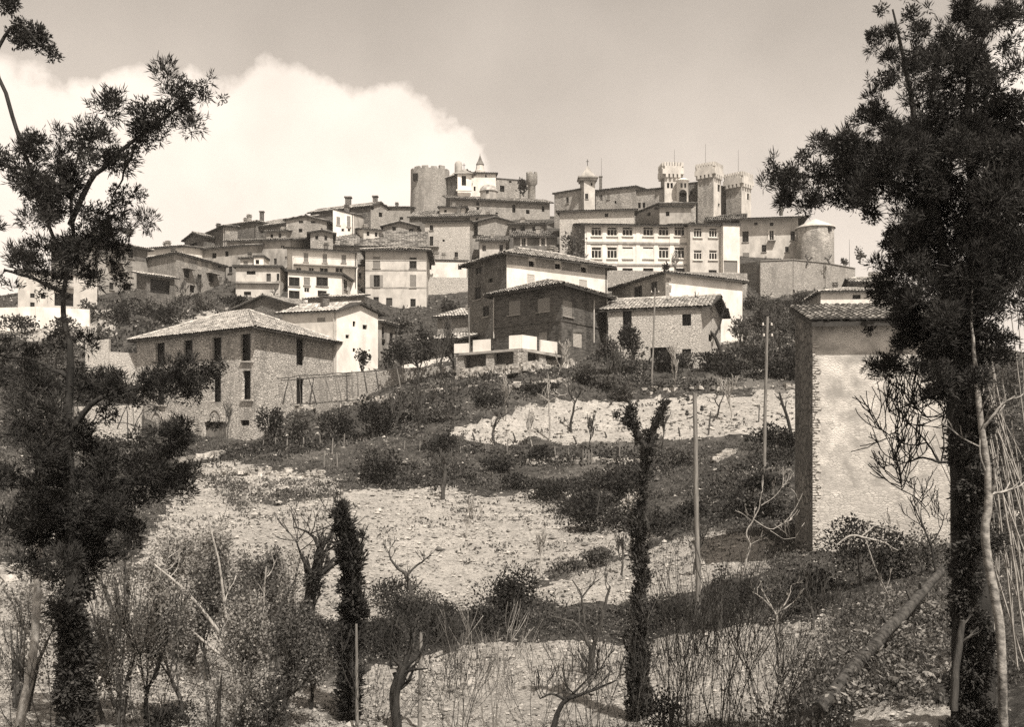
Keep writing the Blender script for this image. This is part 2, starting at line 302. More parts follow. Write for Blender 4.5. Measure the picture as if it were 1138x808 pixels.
def build_ground():
    au = np.concatenate([np.linspace(-1250, -60, 60)[:-1], np.linspace(-60, 1200, 560), np.linspace(1200, 2390, 60)[1:]])
    ay = np.concatenate([np.geomspace(3, 10, 30)[:-1], np.geomspace(10, 120, 520), np.geomspace(120, 260, 120)[1:], np.geomspace(260, 8000, 50)[1:]])
    U, YY = np.meshgrid(au, ay); R = g_row(U, YY)
    X = (U - CX) / F_PX * YY; Z = (HZ - R) / F_PX * YY
    # worked soil by field outline, edges wandering with noise
    wx = np.zeros(U.shape); ns = np.zeros(U.shape); nf = np.zeros(U.shape)
    flat = np.stack([X.ravel(), YY.ravel(), Z.ravel()], -1)
    def fr(s, o, h=0.9, l=2.0): return np.array([mnoise.fractal(Vector((p[0] * s, p[1] * s, p[2] * s * .5)), h, l, o) for p in flat]).reshape(U.shape)
    n1 = fr(.35, 4); n2 = fr(1.6, 3)
    soil = np.zeros(U.shape)
    for poly in SOIL: soil = np.maximum(soil, in_poly(U + n2 * 9, R + n1 * 7, poly).astype(float))
    road = np.zeros(U.shape)
    near = np.clip((260 - YY) / 120, 0, 1)
    clod = fr(5.0, 2)
    Z = Z + near * ((1 - soil) * (n1 * .16 + n2 * .09 * np.clip(YY / 30, .4, 1.5)) + soil * (clod * .055 + n2 * .05))
    V = np.stack([X, YY, Z], -1).reshape(-1, 3)
    h, w = U.shape; i = np.arange(h - 1)[:, None] * w; j = np.arange(w - 1)[None]
    Fq = np.stack([i + j, i + j + 1, i + w + j + 1, i + w + j], -1).reshape(-1, 4)
    mb = MB(); mb.add(V, Fq, 0, soil.ravel())
    m = bpy.data.materials.new('earth_and_turf'); m.use_nodes = True; nt = m.node_tree; N = nt.nodes; L = nt.links
    b = N['Principled BSDF']; b.inputs['Roughness'].default_value = .95; b.inputs['Specular IOR Level'].default_value = .05
    geo = N.new('ShaderNodeNewGeometry'); at = N.new('ShaderNodeAttribute'); at.attribute_name = 'tint'
    def noise(s, d, r=.6):
        q = N.new('ShaderNodeTexNoise'); q.inputs['Scale'].default_value = s; q.inputs['Detail'].default_value = d; q.inputs['Roughness'].default_value = r; L.new(geo.outputs['Position'], q.inputs['Vector']); return q.outputs['Fac']
    def mr(x, a0, a1, b0, b1):
        q = N.new('ShaderNodeMapRange'); L.new(x, q.inputs[0])
        for k, v in enumerate((a0, a1, b0, b1)): q.inputs[k + 1].default_value = v
        return q.outputs[0]
    def mix(f, a, c):
        q = N.new('ShaderNodeMix'); q.data_type = 'RGBA'; L.new(f, q.inputs[0])
        for k, x in ((6, a), (7, c)):
            if isinstance(x, tuple): q.inputs[k].default_value = x
            else: L.new(x, q.inputs[k])
        return q.outputs[2]
    fine, mid, big = noise(7, 6, .7), noise(1.1, 6, .65), noise(.16, 4)
    soilc = mix(mr(mid, .35, .65, 0, 1), sep(.28), sep(.44))
    soilc = mix(mr(big, .45, .7, 0, .45), soilc, sep(.2)); soilc = mix(mr(fine, .49, .63, 0, .78), soilc, sep(.10))
    turf = mix(mr(mid, .36, .64, 0, 1), sep(.018), sep(.075)); turf = mix(mr(fine, .54, .68, 0, .75), turf, sep(.2))
    turf = mix(mr(big, .56, .7, 0, .5), turf, sep(.2))
    a = N.new('ShaderNodeMath'); a.operation = 'ADD'; L.new(at.outputs['Fac'], a.inputs[0]); L.new(mr(fine, .3, .7, -.25, .25), a.inputs[1])
    L.new(mix(mr(a.outputs[0], .4, .6, 0, 1), turf, soilc), b.inputs['Base Color'])
    bp = N.new('ShaderNodeBump'); bp.inputs['Distance'].default_value = .12; L.new(fine, bp.inputs['Height']); L.new(bp.outputs[0], b.inputs['Normal'])
    g = mb.build('ground', m, smooth=True); g['kind'] = 'structure'
    return U, YY, soil
_GU, _GY, _GS = build_ground()

# ------------------------------------------------------------------ buildings
def nrm(v): v = np.asarray(v, float); return v / (np.linalg.norm(v) + 1e-12)
def tiles(mb, p0, p1, t0, t1, w=.36, c=.7, pts=3, h=.09, seed=0):
    """clay tiles over the roof plane with eave p0->p1 and upper edge t0->t1 (t0 may equal t1)"""
    rg = np.random.default_rng(seed + 5)
    p0, p1, t0, t1 = (np.asarray(q, float) for q in (p0, p1, t0, t1))
    e = nrm(p1 - p0); nn = nrm(np.cross(e, (t0 + t1) / 2 - p0))
    if nn[2] < 0: nn = -nn
    vv = np.cross(nn, e);
    if vv[2] < 0: vv = -vv
    Le = np.linalg.norm(p1 - p0); q = lambda a: np.array([(a - p0) @ e, (a - p0) @ vv])
    a0, a1 = q(t0), q(t1); n = max(2, int(round(Le / w))); w = Le / n
    def top(u):
        # height of the plane's outline above the eave at u
        xs = [0, a0[0], a1[0], Le]; ys = [0, a0[1], a1[1], 0]
        if a0[0] <= 0.01: xs, ys = [0] + xs[2:], [a0[1]] + ys[2:]
        if a1[0] >= Le - 0.01: xs, ys = xs[:-2] + [Le], ys[:-2] + [a1[1]]
        return float(np.interp(u, xs, ys))
    ph = np.linspace(0, math.pi, pts); ox = -np.cos(ph) * w * .5; oz = np.sin(ph) * h
    Vs = []; As = []; Fs = []; k0 = 0
    for i in range(n):
        u = (i + .5) * w; vm = top(u)
        if vm < c * .3: continue
        k = max(1, int(math.ceil(vm / c)))
        v0 = 0.0; jit = rg.normal(0, w * .05, k + 1); lift = rg.normal(0, h * .12, k + 1)
        for j in range(k):
            va = j * c - (.02 + abs(rg.normal(0, .03))); vb = min((j + 1) * c + .05, vm)
            if vb <= va: continue
            t = rg.random()
            for (v, dz, sc_) in ((va, h * .45 + lift[j], 1.08), (vb, 0.0, .9)):
                du = jit[j] if v == va else jit[j]
                Vs.append(p0 + (u + du + ox * sc_)[:, None] * e + v * vv + (oz * sc_ + dz)[:, None] * nn); As.append(np.full(pts, t))
            a = k0 + np.arange(pts - 1)
            Fs.append(np.stack([a, a + 1, a + pts + 1, a + pts], -1))
            Fs.append(np.stack([a, a + 1, np.full(pts - 1, k0), np.full(pts - 1, k0)], -1)[1:, :3]) if pts > 3 else None
            k0 += 2 * pts
    if Vs:
        V = np.concatenate(Vs); A = np.concatenate(As)
        mb.sm = pts > 3; mb.add(V, np.concatenate([f for f in Fs if f.shape[1] == 4]), 0, A); mb.sm = False
        tri = [f for f in Fs if f.shape[1] == 3]
        if tri: mb.F.append(np.concatenate(tri) + mb.n - len(V)); mb.M.append(np.full(len(mb.F[-1]), 1, np.int32)); mb.S.append(np.zeros(len(mb.F[-1]), bool))

def wall_plane(A, B, zb, zt, holes, mb, m, deep=.22, ztB=None):
    """a wall from A to B (outward to its right) with real openings; holes = [(s0, s1, z0, z1)]"""
    A = np.asarray(A, float)[:2]; B = np.asarray(B, float)[:2]; d = B - A; Ln = np.linalg.norm(d); d /= Ln; nrmw = np.array([d[1], -d[0]])
    pt = lambda s, z, o=0: np.array([*(A + d * s - nrmw * o), z])
    hs = [(max(.02, a), min(Ln - .02, b), max(zb + .02, c), min(zt - .02, e)) for a, b, c, e in holes]; hs = [q for q in hs if q[1] > q[0] and q[3] > q[2]]
    S = sorted({0.0, Ln, *[q[0] for q in hs], *[q[1] for q in hs]}); Zs = sorted({zb, zt, *[q[2] for q in hs], *[q[3] for q in hs]})
    V = []; F = []
    for i in range(len(S) - 1):
        for j in range(len(Zs) - 1):
            sm, zm = (S[i] + S[i + 1]) / 2, (Zs[j] + Zs[j + 1]) / 2
            if any(q[0] < sm < q[1] and q[2] < zm < q[3] for q in hs): continue
            k = len(V); V += [pt(S[i], Zs[j]), pt(S[i + 1], Zs[j]), pt(S[i + 1], Zs[j + 1]), pt(S[i], Zs[j + 1])]; F.append((k, k + 1, k + 2, k + 3))
    for a, b, c, e in hs:
        k = len(V); V += [pt(a, c), pt(b, c), pt(b, e), pt(a, e), pt(a, c, deep), pt(b, c, deep), pt(b, e, deep), pt(a, e, deep)]
        F += [(k, k + 4, k + 5, k + 1), (k + 1, k + 5, k + 6, k + 2), (k + 2, k + 6, k + 7, k + 3), (k + 3, k + 7, k + 4, k)]
    mb.add(V, F, m)
    return pt

def add_window(root, A, B, s0, s1, z0, z1, kind, deep=.22):
    A = np.asarray(A, float)[:2]; B = np.asarray(B, float)[:2]; d = nrm(B - A); nn = np.array([d[1], -d[0]])
    d3 = np.array([*d, 0]); n3 = np.array([*nn, 0]); up = np.array([0, 0, 1.0])
    C = np.array([*(A + d * (s0 + s1) / 2), (z0 + z1) / 2]); hw, hh = (s1 - s0) / 2, (z1 - z0) / 2
    def pane(par, mname, off, name='pane', sx=1.0, sz=1.0, dz=0):
        q = MB(); q.box(C - n3 * off + up * dz, d3 * hw * sx, n3 * .02, up * hh * sz); return q.build(name, M[mname], par)
    t = min(.09, hw * .16)
    if kind == 'void':
        w = MB(); w.box(C - n3 * (deep + .25) , d3 * (hw + .05), n3 * .02, up * (hh + .05)); return w.build('window', M['pane'], root)  # unglazed opening: a dark sheet stands in for the unlit inside
    if kind == 'door':
        w = MB(); w.box(C - n3 * (deep - .02), d3 * hw, n3 * .03, up * hh)
        for k in (-.5, .5): w.box(C - n3 * (deep - .055) + d3 * k * hw, d3 * hw * .4, n3 * .012, up * hh * .85)
        return w.build('door', M['wood_dark'], root)
    if kind == 'paledoor':
        w = MB(); n_ = 7
        for k in range(n_): w.box(C - n3 * (deep - .02) + d3 * hw * (-1 + (2 * k + 1) / n_), d3 * hw / n_ * .93, n3 * (.02 + .006 * (k % 2)), up * hh, 0, random.random())
        return w.build('door', M['wood'], root)
    if kind == 'shutterdoor':
        w = MB(); n_ = 12
        for k in range(n_): w.box(C - n3 * (deep - .06) + up * hh * (-1 + (2 * k + 1) / n_), d3 * hw, n3 * .02, up * hh / n_ * .8)
        o = w.build('door', M['shutter'], root); o['label'] = 'grey rolling shutter, closed'; return o
    fm = M['white'] if kind in ('frame', 'school', 'bigframe') else M['wood_dark']
    w = MB()
    for sx in (-1, 1): w.box(C - n3 * .12 + d3 * sx * (hw - t / 2), d3 * t / 2, n3 * .04, up * hh)
    for sz in (-1, 1): w.box(C - n3 * .12 + up * sz * (hh - t / 2), d3 * (hw - t), n3 * .04, up * t / 2)
    if kind == 'school':
        w.box(C - n3 * .12 + up * hh * .45, d3 * (hw - t), n3 * .035, up * t * .5)
        for sx in (-.33, .33): w.box(C - n3 * .12 + d3 * sx * hw + up * (-hh * .27), d3 * t * .45, n3 * .03, up * hh * .7)
    elif kind not in ('closed', 'closedpale'):
        w.box(C - n3 * .12, d3 * t * .35, n3 * .03, up * (hh - t))
    if kind == 'bigframe':
        for sx in (-1, 1): w.box(C + n3 * .03 + d3 * sx * (hw + .12), d3 * .12, n3 * .03, up * (hh + .2))
        w.box(C + n3 * .03 + up * (hh + .1), d3 * hw, n3 * .03, up * .1)
    o = w.build('window', fm, root)
    pane(o, 'pane', .17)
    if kind in ('closed', 'closedpale'):
        q = MB(); n_ = 11
        q.box(C - n3 * .07, d3 * hw, n3 * .012, up * hh)
        for k in range(n_): q.box(C - n3 * .05 + up * hh * (-1 + (2 * k + 1) / n_), d3 * hw * .96, n3 * .012, up * hh / n_ * .6)
        q.build('shutter', M['shutter' if kind == 'closed' else 'shutter_pale'], o)
    if kind == 'schoolclosed' or kind == 'school':
        q = MB(); q.box(C + n3 * .07 - up * (hh + .10), d3 * (hw + .12), n3 * .12, up * .06); q.build('sill', M['white'], o)
    if kind == 'schoolclosed':
        q = MB(); q.box(C - n3 * .06 - up * hh * .12, d3 * hw, n3 * .02, up * hh * .84); q.build('shutter', M['white'], o)
    if kind == 'open':
        for sx in (-1, 1):
            q = MB(); q.box(C + n3 * .06 + d3 * sx * (hw * 1.55), d3 * hw * .48, n3 * .025, up * hh); q.build('shutter', M['shutter'], o)
    if kind in ('dark', 'open', 'closed') and hh > .4:
        q = MB(); q.box(C + n3 * .05 - up * (hh + .04), d3 * (hw + .1), n3 * .09, up * .04); q.build('sill', M['plaster_grey'], o)
    return o

def plan_from(Y, C, L, R, dp, dpL=None):
    c = P(C[0], C[1], Y); zt = c[2]
    at = lambda q: P(q[0], q[1], zt * F_PX / (HZ - q[1]))
    r = at(R) if R is not None else None; l = at(L) if L is not None else None
    if r is not None and len(R) > 2: r = P(R[0], 0, R[2])
    if l is not None and len(L) > 2: l = P(L[0], 0, L[2])
    if l is None: d = nrm((r - c)[:2]); l = c + np.array([-d[1], d[0], 0]) * dp
    if r is None: d = nrm((l - c)[:2]); r = c + np.array([d[1], -d[0], 0]) * dp
    l[2] = r[2] = zt
    return c, r, l, r + l - c, zt
HOUSES = []
def house(name, label, cat, Y, C, L, R, base, roof='hip', rise=.32, mR='plaster_grey', mL=None, win=(), dp=8, over=.55, tile='tile', tw=.36, tc=.8, tp=3, group=None, foot=5, chim=(), side_over=None, ridge=None):
    c, r, l, b, zt = plan_from(Y, C, L, R, dp)
    if R is None and roof == 'shedK': roof = 'shedB'
    zb = (HZ - base) / F_PX * Y
    root = thing(name, label, cat, (c[0], c[1], zb), group)
    sides = {'R': (c, r), 'L': (l, c), 'B': (r, b), 'K': (b, l)}
    holes = {k: [] for k in sides}; todo = []
    for (sd, px, y0, y1, wpx, kind) in win:
        A, B = sides[sd]; d = (B - A)[:2]; Ln = np.linalg.norm(d); d = d / Ln
        def hit(qx):
            k = (qx - CX) / F_PX; t = (k * A[1] - A[0]) / (d[0] - k * d[1]); return t, A[1] + t * d[1]
        (sa, _), (sb, _), (_, Ym) = hit(px - wpx / 2), hit(px + wpx / 2), hit(px)
        z1, z0 = (HZ - y0) / F_PX * Ym, (HZ - y1) / F_PX * Ym
        s0, s1 = sorted((sa, sb)); s0 = max(s0, .08); s1 = min(s1, Ln - .08); z1 = min(z1, zt - .12)
        if s1 - s0 < .1 or z1 - z0 < .1: continue
        holes[sd].append((s0, s1, z0, z1)); todo.append((A, B, s0, s1, z0, z1, kind))
    mb = MB(); mb_m = [M[mR], M[mL or mR], M['eave']]
    for sd, (A, B) in sides.items():
        wall_plane(A, B, zb - foot, zt, holes[sd], mb, 0 if sd in 'RB' else 1)
    # roof outline with overhang
    u1, u2 = nrm(r - c), nrm(l - c); a_, b_ = np.linalg.norm(r - c), np.linalg.norm(l - c)
    ov = over; e = {}
    so_ = ov if side_over is None else side_over; Q = [c - u1 * so_ - u2 * ov, r + u1 * so_ - u2 * ov, b + u1 * so_ + u2 * ov, l - u1 * so_ + u2 * ov]
    up = np.array([0, 0, 1.0]); rf = MB(); under = MB(); pl = []
    if roof == 'hip':
        along1 = a_ >= b_ if ridge is None else ridge == 1
        half = (b_ if along1 else a_) / 2; hz_ = rise * (half + ov); dz = -rise * ov * 0.6
        Q = [q + up * dz for q in Q]; hp = up * hz_
        if along1: k_ = min(half + ov, a_ * .42 + ov); m1 = (Q[0] + Q[3]) / 2 + u1 * k_ + hp; m2 = (Q[1] + Q[2]) / 2 - u1 * k_ + hp; pl = [(Q[0], Q[1], m1, m2), (Q[1], Q[2], m2, m2), (Q[2], Q[3], m2, m1), (Q[3], Q[0], m1, m1)]
        else: k_ = min(half + ov, b_ * .42 + ov); m1 = (Q[0] + Q[1]) / 2 + u2 * k_ + hp; m2 = (Q[3] + Q[2]) / 2 - u2 * k_ + hp; pl = [(Q[0], Q[1], m1, m1), (Q[1], Q[2], m1, m2), (Q[2], Q[3], m2, m2), (Q[3], Q[0], m2, m1)]
        ridges = [(m1, m2)] + [(Q[0], m1), (Q[1], m2 if along1 else m1), (Q[2], m2), (Q[3], m1 if along1 else m2)]
    elif roof in ('gable1', 'gable2'):
        half = (b_ if roof == 'gable1' else a_) / 2; dz = -rise * ov; Q = [q + up * dz for q in Q]; hp = up * rise * (half + ov)
        if roof == 'gable1': m1 = (Q[0] + Q[3]) / 2 + hp; m2 = (Q[1] + Q[2]) / 2 + hp; pl = [(Q[0], Q[1], m1, m2), (Q[2], Q[3], m2, m1)]; gs = [((l + c) / 2, l, c, 1), ((r + b) / 2, r, b, 0)]
        else: m1 = (Q[0] + Q[1]) / 2 + hp; m2 = (Q[3] + Q[2]) / 2 + hp; pl = [(Q[3], Q[0], m2, m1), (Q[1], Q[2], m1, m2)]; gs = [((c + r) / 2, c, r, 0), ((l + b) / 2, b, l, 1)]
        for (mm, A, B, mi) in gs: mb.add([A, B, mm + up * rise * half], [(0, 1, 2)], mi)
        ridges = [(m1, m2)]
    elif roof in ('shedK', 'shedB', 'shedL', 'shedR'):        # low edge: the front (c-r) / the left (l-c) / the right / the back
        lo = {'shedK': (0, 1, 2, 3), 'shedB': (3, 0, 1, 2), 'shedL': (1, 2, 3, 0), 'shedR': (2, 3, 0, 1)}[roof]
        W = [c, r, b, l]; dpt = np.linalg.norm(W[lo[2]] - W[lo[1]]); dz = -rise * ov
        Q = [q + up * dz for q in Q]; hp = up * rise * (dpt + 2 * ov)
        pl = [(Q[lo[0]], Q[lo[1]], Q[lo[3]] + hp, Q[lo[2]] + hp)]; hw_ = up * rise * dpt
        mb.add([W[lo[1]], W[lo[2]], W[lo[2]] + hw_], [(0, 1, 2)], 0); mb.add([W[lo[3]], W[lo[0]], W[lo[3]] + hw_], [(0, 1, 2)], 1); mb.add([W[lo[2]], W[lo[3]], W[lo[3]] + hw_, W[lo[2]] + hw_], [(0, 1, 2, 3)], 0)
        ridges = []
    else:
        ridges = []; pl = []
        mid = (Q[0] + Q[2]) / 2; rf.add([*[q + up * .0 for q in Q], *[q + up * .3 for q in Q]], [(0, 3, 2, 1), (4, 5, 6, 7), (0, 1, 5, 4), (1, 2, 6, 5), (2, 3, 7, 6), (3, 0, 4, 7)], 1)
        rf.add([q + up * .302 for q in Q], [(0, 1, 2, 3)], 0)
    hh_ = .09 if tp <= 3 else .085
    for i, (p0, p1, t0, t1) in enumerate(pl):
        tiles(rf, p0 + up * .05, p1 + up * .05, t0 + up * .05, t1 + up * .05, tw, tc, tp, hh_ if tw > .3 else tw * .36, seed=int(abs(C[0] * 7 + i)))
        same = np.allclose(t0, t1)
        Vt = [p0, p1, t0] if same else [p0, p1, t1, t0]; kk = len(Vt)
        V2 = [q + up * .03 for q in Vt] + [q - up * .13 for q in Vt]
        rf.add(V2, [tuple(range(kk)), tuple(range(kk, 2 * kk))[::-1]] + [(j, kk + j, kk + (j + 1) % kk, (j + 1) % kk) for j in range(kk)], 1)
    for (a, b2) in ridges:
        if np.linalg.norm(b2 - a) > .3:
            n_ = max(2, int(np.linalg.norm(b2 - a) / .5)); tt = np.linspace(0, 1, n_ + 1)
            for j in range(n_): rf.tube([a + (b2 - a) * tt[j] + up * .08, a + (b2 - a) * tt[j + 1] + up * .08], [.15, .12], 6, 0, random.random(), cap=False)
    wall_o = mb.build('wall', mb_m, root)
    ro = rf.build('roof', [M[tile], M['eave']], root)
    for (px, py0, py1, wpx, Yc) in chim:
        q = MB(); z1, z0 = (HZ - py0) / F_PX * Yc, (HZ - py1) / F_PX * Yc; w_ = wpx / F_PX * Yc / 2; x_ = (px - CX) / F_PX * Yc
        q.box((x_, Yc, (z0 + z1) / 2 - .4), (w_, 0, 0), (0, w_, 0), (0, 0, (z1 - z0) / 2 + .4)); q.box((x_, Yc, z1 + .1), (w_ * 1.35, 0, 0), (0, w_ * 1.35, 0), (0, 0, .1))
        q.build('chimney', M['stone_dark'], ro)
    for a in todo: add_window(root, *a)
    root['_roof'] = [float(rise), float(dp), float(zt)]; HOUSES.append((root, ro, len(chim)))
    root['_geo'] = [*map(float, c), *map(float, r), *map(float, l), float(zb)]
    return root
def face(root, sd):
    g = list(root['_geo']); c, r, l = (np.array(g[i:i + 3]) for i in (0, 3, 6)); return (c, r) if sd == 'R' else (l, c)
def on_wall(root, sd, px, py):
    A, B = face(root, sd); d = nrm((B - A)[:2]); k = (px - CX) / F_PX; t = (k * A[1] - A[0]) / (d[0] - k * d[1]); Y = A[1] + t * d[1]
    return np.array([k * Y, Y, (HZ - py) / F_PX * Y]), np.array([*d, 0]), np.array([d[1], -d[0], 0])
def strip(root, sd, pxa, pya, pxb, pyb, hgt, out, m, name='band'):
    "a string course, cornice or slab between two photo pixels on a wall"
    a, d, n = on_wall(root, sd, pxa, pya); b, _, _ = on_wall(root, sd, pxb, pyb); q = MB(); z = np.array([0, 0, hgt / 2])
    q.box((a + b) / 2 + n * out / 2, (b - a) / 2, n * out / 2, z); return q.build(name, M[m], root)
def balcony(root, sd, pxa, pxb, py, deep=.9, rail=.95, solid=None):
    a, d, n = on_wall(root, sd, pxa, py); b, _, _ = on_wall(root, sd, pxb, py); b = b.copy(); b[2] = a[2]
    q = MB(); q.box((a + b) / 2 + n * deep / 2, (b - a) / 2, n * deep / 2, (0, 0, .07)); o = q.build('balcony', M['plaster_grey'], root)
    q = MB(); up = np.array([0, 0, 1.0]); k = max(4, int(np.linalg.norm(b - a) / .16))
    if solid:
        q.box((a + b) / 2 + n * deep + up * (rail / 2 + .07), (b - a) / 2, n * .05, up * rail / 2); q.build('parapet', M[solid], o); return o
    for i in range(k + 1): p = a + (b - a) * i / k + n * (deep - .05); q.tube([p, p + up * rail], .012, 4)
    q.tube([a + n * (deep - .05) + up * rail, b + n * (deep - .05) + up * rail], .025, 4)
    for e_ in (a, b): q.tube([e_ + up * rail, e_ + n * (deep - .05) + up * rail], .025, 4)
    q.build('railing', M['iron'], o); return o
# ------------------------------------------------------------------ the buildings, near to far
def patch_plaster(src, name, lo, hi, z0, z1, scale=.8):
    "remains of plaster over rubble, more of it between heights z0 and z1"
    m = src.copy(); m.name = name; nt = m.node_tree; N = nt.nodes; L = nt.links; b = N['Principled BSDF']
    old = b.inputs['Base Color'].links[0].from_socket
    geo = N.new('ShaderNodeNewGeometry'); sx = N.new('ShaderNodeSeparateXYZ'); L.new(geo.outputs['Position'], sx.inputs[0])
    nz = N.new('ShaderNodeTexNoise'); nz.inputs['Scale'].default_value = scale; nz.inputs['Detail'].default_value = 7; L.new(geo.outputs['Position'], nz.inputs['Vector'])
    a = N.new('ShaderNodeMapRange'); L.new(sx.outputs['Z'], a.inputs[0]); a.inputs[1].default_value = z0; a.inputs[2].default_value = z1; a.inputs[3].default_value = -.22; a.inputs[4].default_value = .2
    s = N.new('ShaderNodeMath'); L.new(nz.outputs['Fac'], s.inputs[0]); L.new(a.outputs[0], s.inputs[1])
    f = N.new('ShaderNodeMapRange'); L.new(s.outputs[0], f.inputs[0]); f.inputs[1].default_value = .49; f.inputs[2].default_value = .53
    n2 = N.new('ShaderNodeTexNoise'); n2.inputs['Scale'].default_value = 2.2; n2.inputs['Detail'].default_value = 6; L.new(geo.outputs['Position'], n2.inputs['Vector'])
    f2 = N.new('ShaderNodeMapRange'); L.new(n2.outputs['Fac'], f2.inputs[0]); f2.inputs[1].default_value = .35; f2.inputs[2].default_value = .65
    pc = N.new('ShaderNodeMix'); pc.data_type = 'RGBA'; L.new(f2.outputs[0], pc.inputs[0]); pc.inputs[6].default_value = sep(lo); pc.inputs[7].default_value = sep(hi)
    mx = N.new('ShaderNodeMix'); mx.data_type = 'RGBA'; L.new(f.outputs[0], mx.inputs[0]); L.new(old, mx.inputs[6]); L.new(pc.outputs[2], mx.inputs[7]); L.new(mx.outputs[2], b.inputs['Base Color'])
    return m
M['tower_front'] = patch_plaster(mat('tower_rubble', .30, .66, 2.2, cells=.15, mortar=.30, bump=.008, zs=2.4, stain=.3, detail=9), 'tower_plaster_and_rubble', .30, .62, -3.6, 1.6, 2.4)
M['barn_wall'] = mat('barn_rubble', .26, .78, 1.6, cells=.42, mortar=.24, bump=.07, stain=.35, zs=2.2, detail=8)

tower = house('stone_tower', 'tall narrow stone farm tower with peeling plaster front and sloping tile roof', 'tower', 31.3, (903, 356), (883.5, 0, 34.6), (1056, 354), 611,  # shade of the left wall is also put into its dark stone
              roof='shedK', rise=.225, mR='tower_front', mL='stone_dark', over=.5, tile='tile', tw=.19, tc=.40, tp=7, foot=2.5, side_over=.12)
q = MB(); a, d, n = on_wall(tower, 'R', 903, 480); zz = face(tower, 'R')[0][2] - .75; k = 0
while zz > -4.6:
    w_ = random.uniform(.07, .28); q.box(np.array([a[0], a[1], zz]) + d * w_ / 2 + n * .012, d * w_ / 2, n * .02, (0, 0, .026), 0, random.random()); zz -= .082; k += 1
q.build('corner_bricks', M['stone_pale'], tower)
a, d, n = on_wall(tower, 'R', 985, 366)

barn = house('stone_barn', 'big three storey rubble barn with hipped tile roof and tall black openings', 'barn', 86, (283, 363), (152, 377), (372, 379.5), 494, roof='hip', rise=.36, mR='barn_wall', tile='tile_pale', tw=.33, tc=.55, tp=4, over=.8, foot=3,
    win=[('L', 178, 381, 408, 10, 'void'), ('L', 209, 378, 403, 10, 'void'), ('L', 241, 375, 401, 10, 'void'), ('L', 273, 371, 401, 11, 'void'), ('L', 178, 418, 450, 9, 'void'), ('L', 241, 414, 447, 9, 'void'), ('L', 274, 412, 444, 9, 'void'),
         ('L', 174, 471, 488, 25, 'paledoor'), ('L', 239, 469, 493, 24, 'paledoor'), ('L', 272, 467, 473, 10, 'void'), ('R', 334, 376, 406, 9, 'void'), ('R', 334, 420, 449, 9, 'void')])
for sd, px, py in (('L', 178, 451), ('L', 178, 409), ('L', 275, 402), ('L', 275, 445), ('R', 334, 450)):
    strip(barn, sd, px - 7, py, px + 7, py, .14, .16, 'stone_pale', 'sill')
for px, py, r_ in ((174, 471, 1.05), (239, 469, 1.05)):
    a, d, n = on_wall(barn, 'L', px, py); q = MB()
    for k in range(12):
        th = math.pi * (k + .5) / 12; c_ = a + d * math.cos(th) * r_ + np.array([0, 0, math.sin(th) * r_ * 1.15]) + n * .02
        q.box(c_, (d * math.cos(th) + np.array([0, 0, math.sin(th)])) * .16, n * .05, (-d * math.sin(th) + np.array([0, 0, math.cos(th)])) * .13, 0, random.random())
    q.build('arch', M['stone_pale'], barn)

brick = house('brick_house', 'dark brick two storey house with wide low hipped roof above the white parapet', 'house', 85, (624, 316), (549, 327.5), (674, 330), 405, roof='hip', rise=.27, mR='brick_dark', over=.85, tile='tile', tw=.3, tc=.5, tp=4,
    win=[('L', 571.5, 334, 350, 13, 'closed'), ('L', 604, 331, 346.5, 14, 'closed'), ('L', 574, 371, 398, 16, 'shutterdoor'), ('L', 603, 369, 396, 10, 'closed'), ('R', 631, 334, 352, 11, 'closed'), ('R', 642, 370, 386, 10, 'closedpale')])
strip(brick, 'L', 549.3, 364, 624, 355.4, .16, .07, 'brick_dark', 'string_course'); strip(brick, 'R', 624, 355.4, 673.8, 365.8, .16, .07, 'brick_dark', 'string_course')
for sd, px, y0, y1 in (('L', 549.6, 331, 376), ('R', 659, 334, 381), ('R', 673.3, 332, 400)):
    q = MB(); a, d, n = on_wall(brick, sd, px, y0); b_, _, _ = on_wall(brick, sd, px, y1); q.tube([a + n * .1, b_ + n * .1], .06, 6); q.build('drainpipe', M['plaster_pale'], brick)
a, d, n = on_wall(brick, 'R', 643, 366.5); strip(brick, 'R', 637, 367.5, 649, 367.5, .3, .03, 'plaster_dark', 'lintel')

# terrace in front of the brick house: a stone undercroft with a white parapet, one thing
def px_wall(name, label, cat, pts, ybot, thick, m, group=None, foot=1.5, cap=None):
    "a wall standing along the photo points [(px, py_top, Y)...]; ybot gives the base rows"
    o = P(pts[0][0], ybot[0], pts[0][2]); q = MB(); cp = MB()
    T = [P(*p) for p in pts]; Bt = [P(p[0], y, p[2]) for p, y in zip(pts, ybot)]
    for i in range(len(T) - 1):
        d = nrm((T[i + 1] - T[i])[:2]); n = np.array([d[1], -d[0], 0]) * thick / 2; f = np.array([0, 0, -foot])
        V = [Bt[i] + n + f, Bt[i + 1] + n + f, T[i + 1] + n, T[i] + n, Bt[i] - n + f, Bt[i + 1] - n + f, T[i + 1] - n, T[i] - n]
        q.add(V, [(0, 1, 2, 3), (5, 4, 7, 6), (3, 2, 6, 7), (1, 5, 6, 2), (4, 0, 3, 7)])
        if cap:
            z = np.array([0, 0, .09]); n2 = n * 1.35; A, B_ = T[i] + z * .5, T[i + 1] + z * .5
            cp.add([A + n2, B_ + n2, B_ + n2 + z, A + n2 + z, A - n2, B_ - n2, B_ - n2 + z, A - n2 + z], [(0, 1, 2, 3), (5, 4, 7, 6), (3, 2, 6, 7), (1, 5, 6, 2), (4, 0, 3, 7), (4, 5, 1, 0)])
    w = q.build(name, M[m], None, o)
    tag(w, label, cat, group)
    if cap: cp.build('coping', M[cap], w)
    return w
tr = thing('terrace', 'stone terrace with dark bays and white parapet panels below the brick house', 'terrace', P(580, 405, 82))
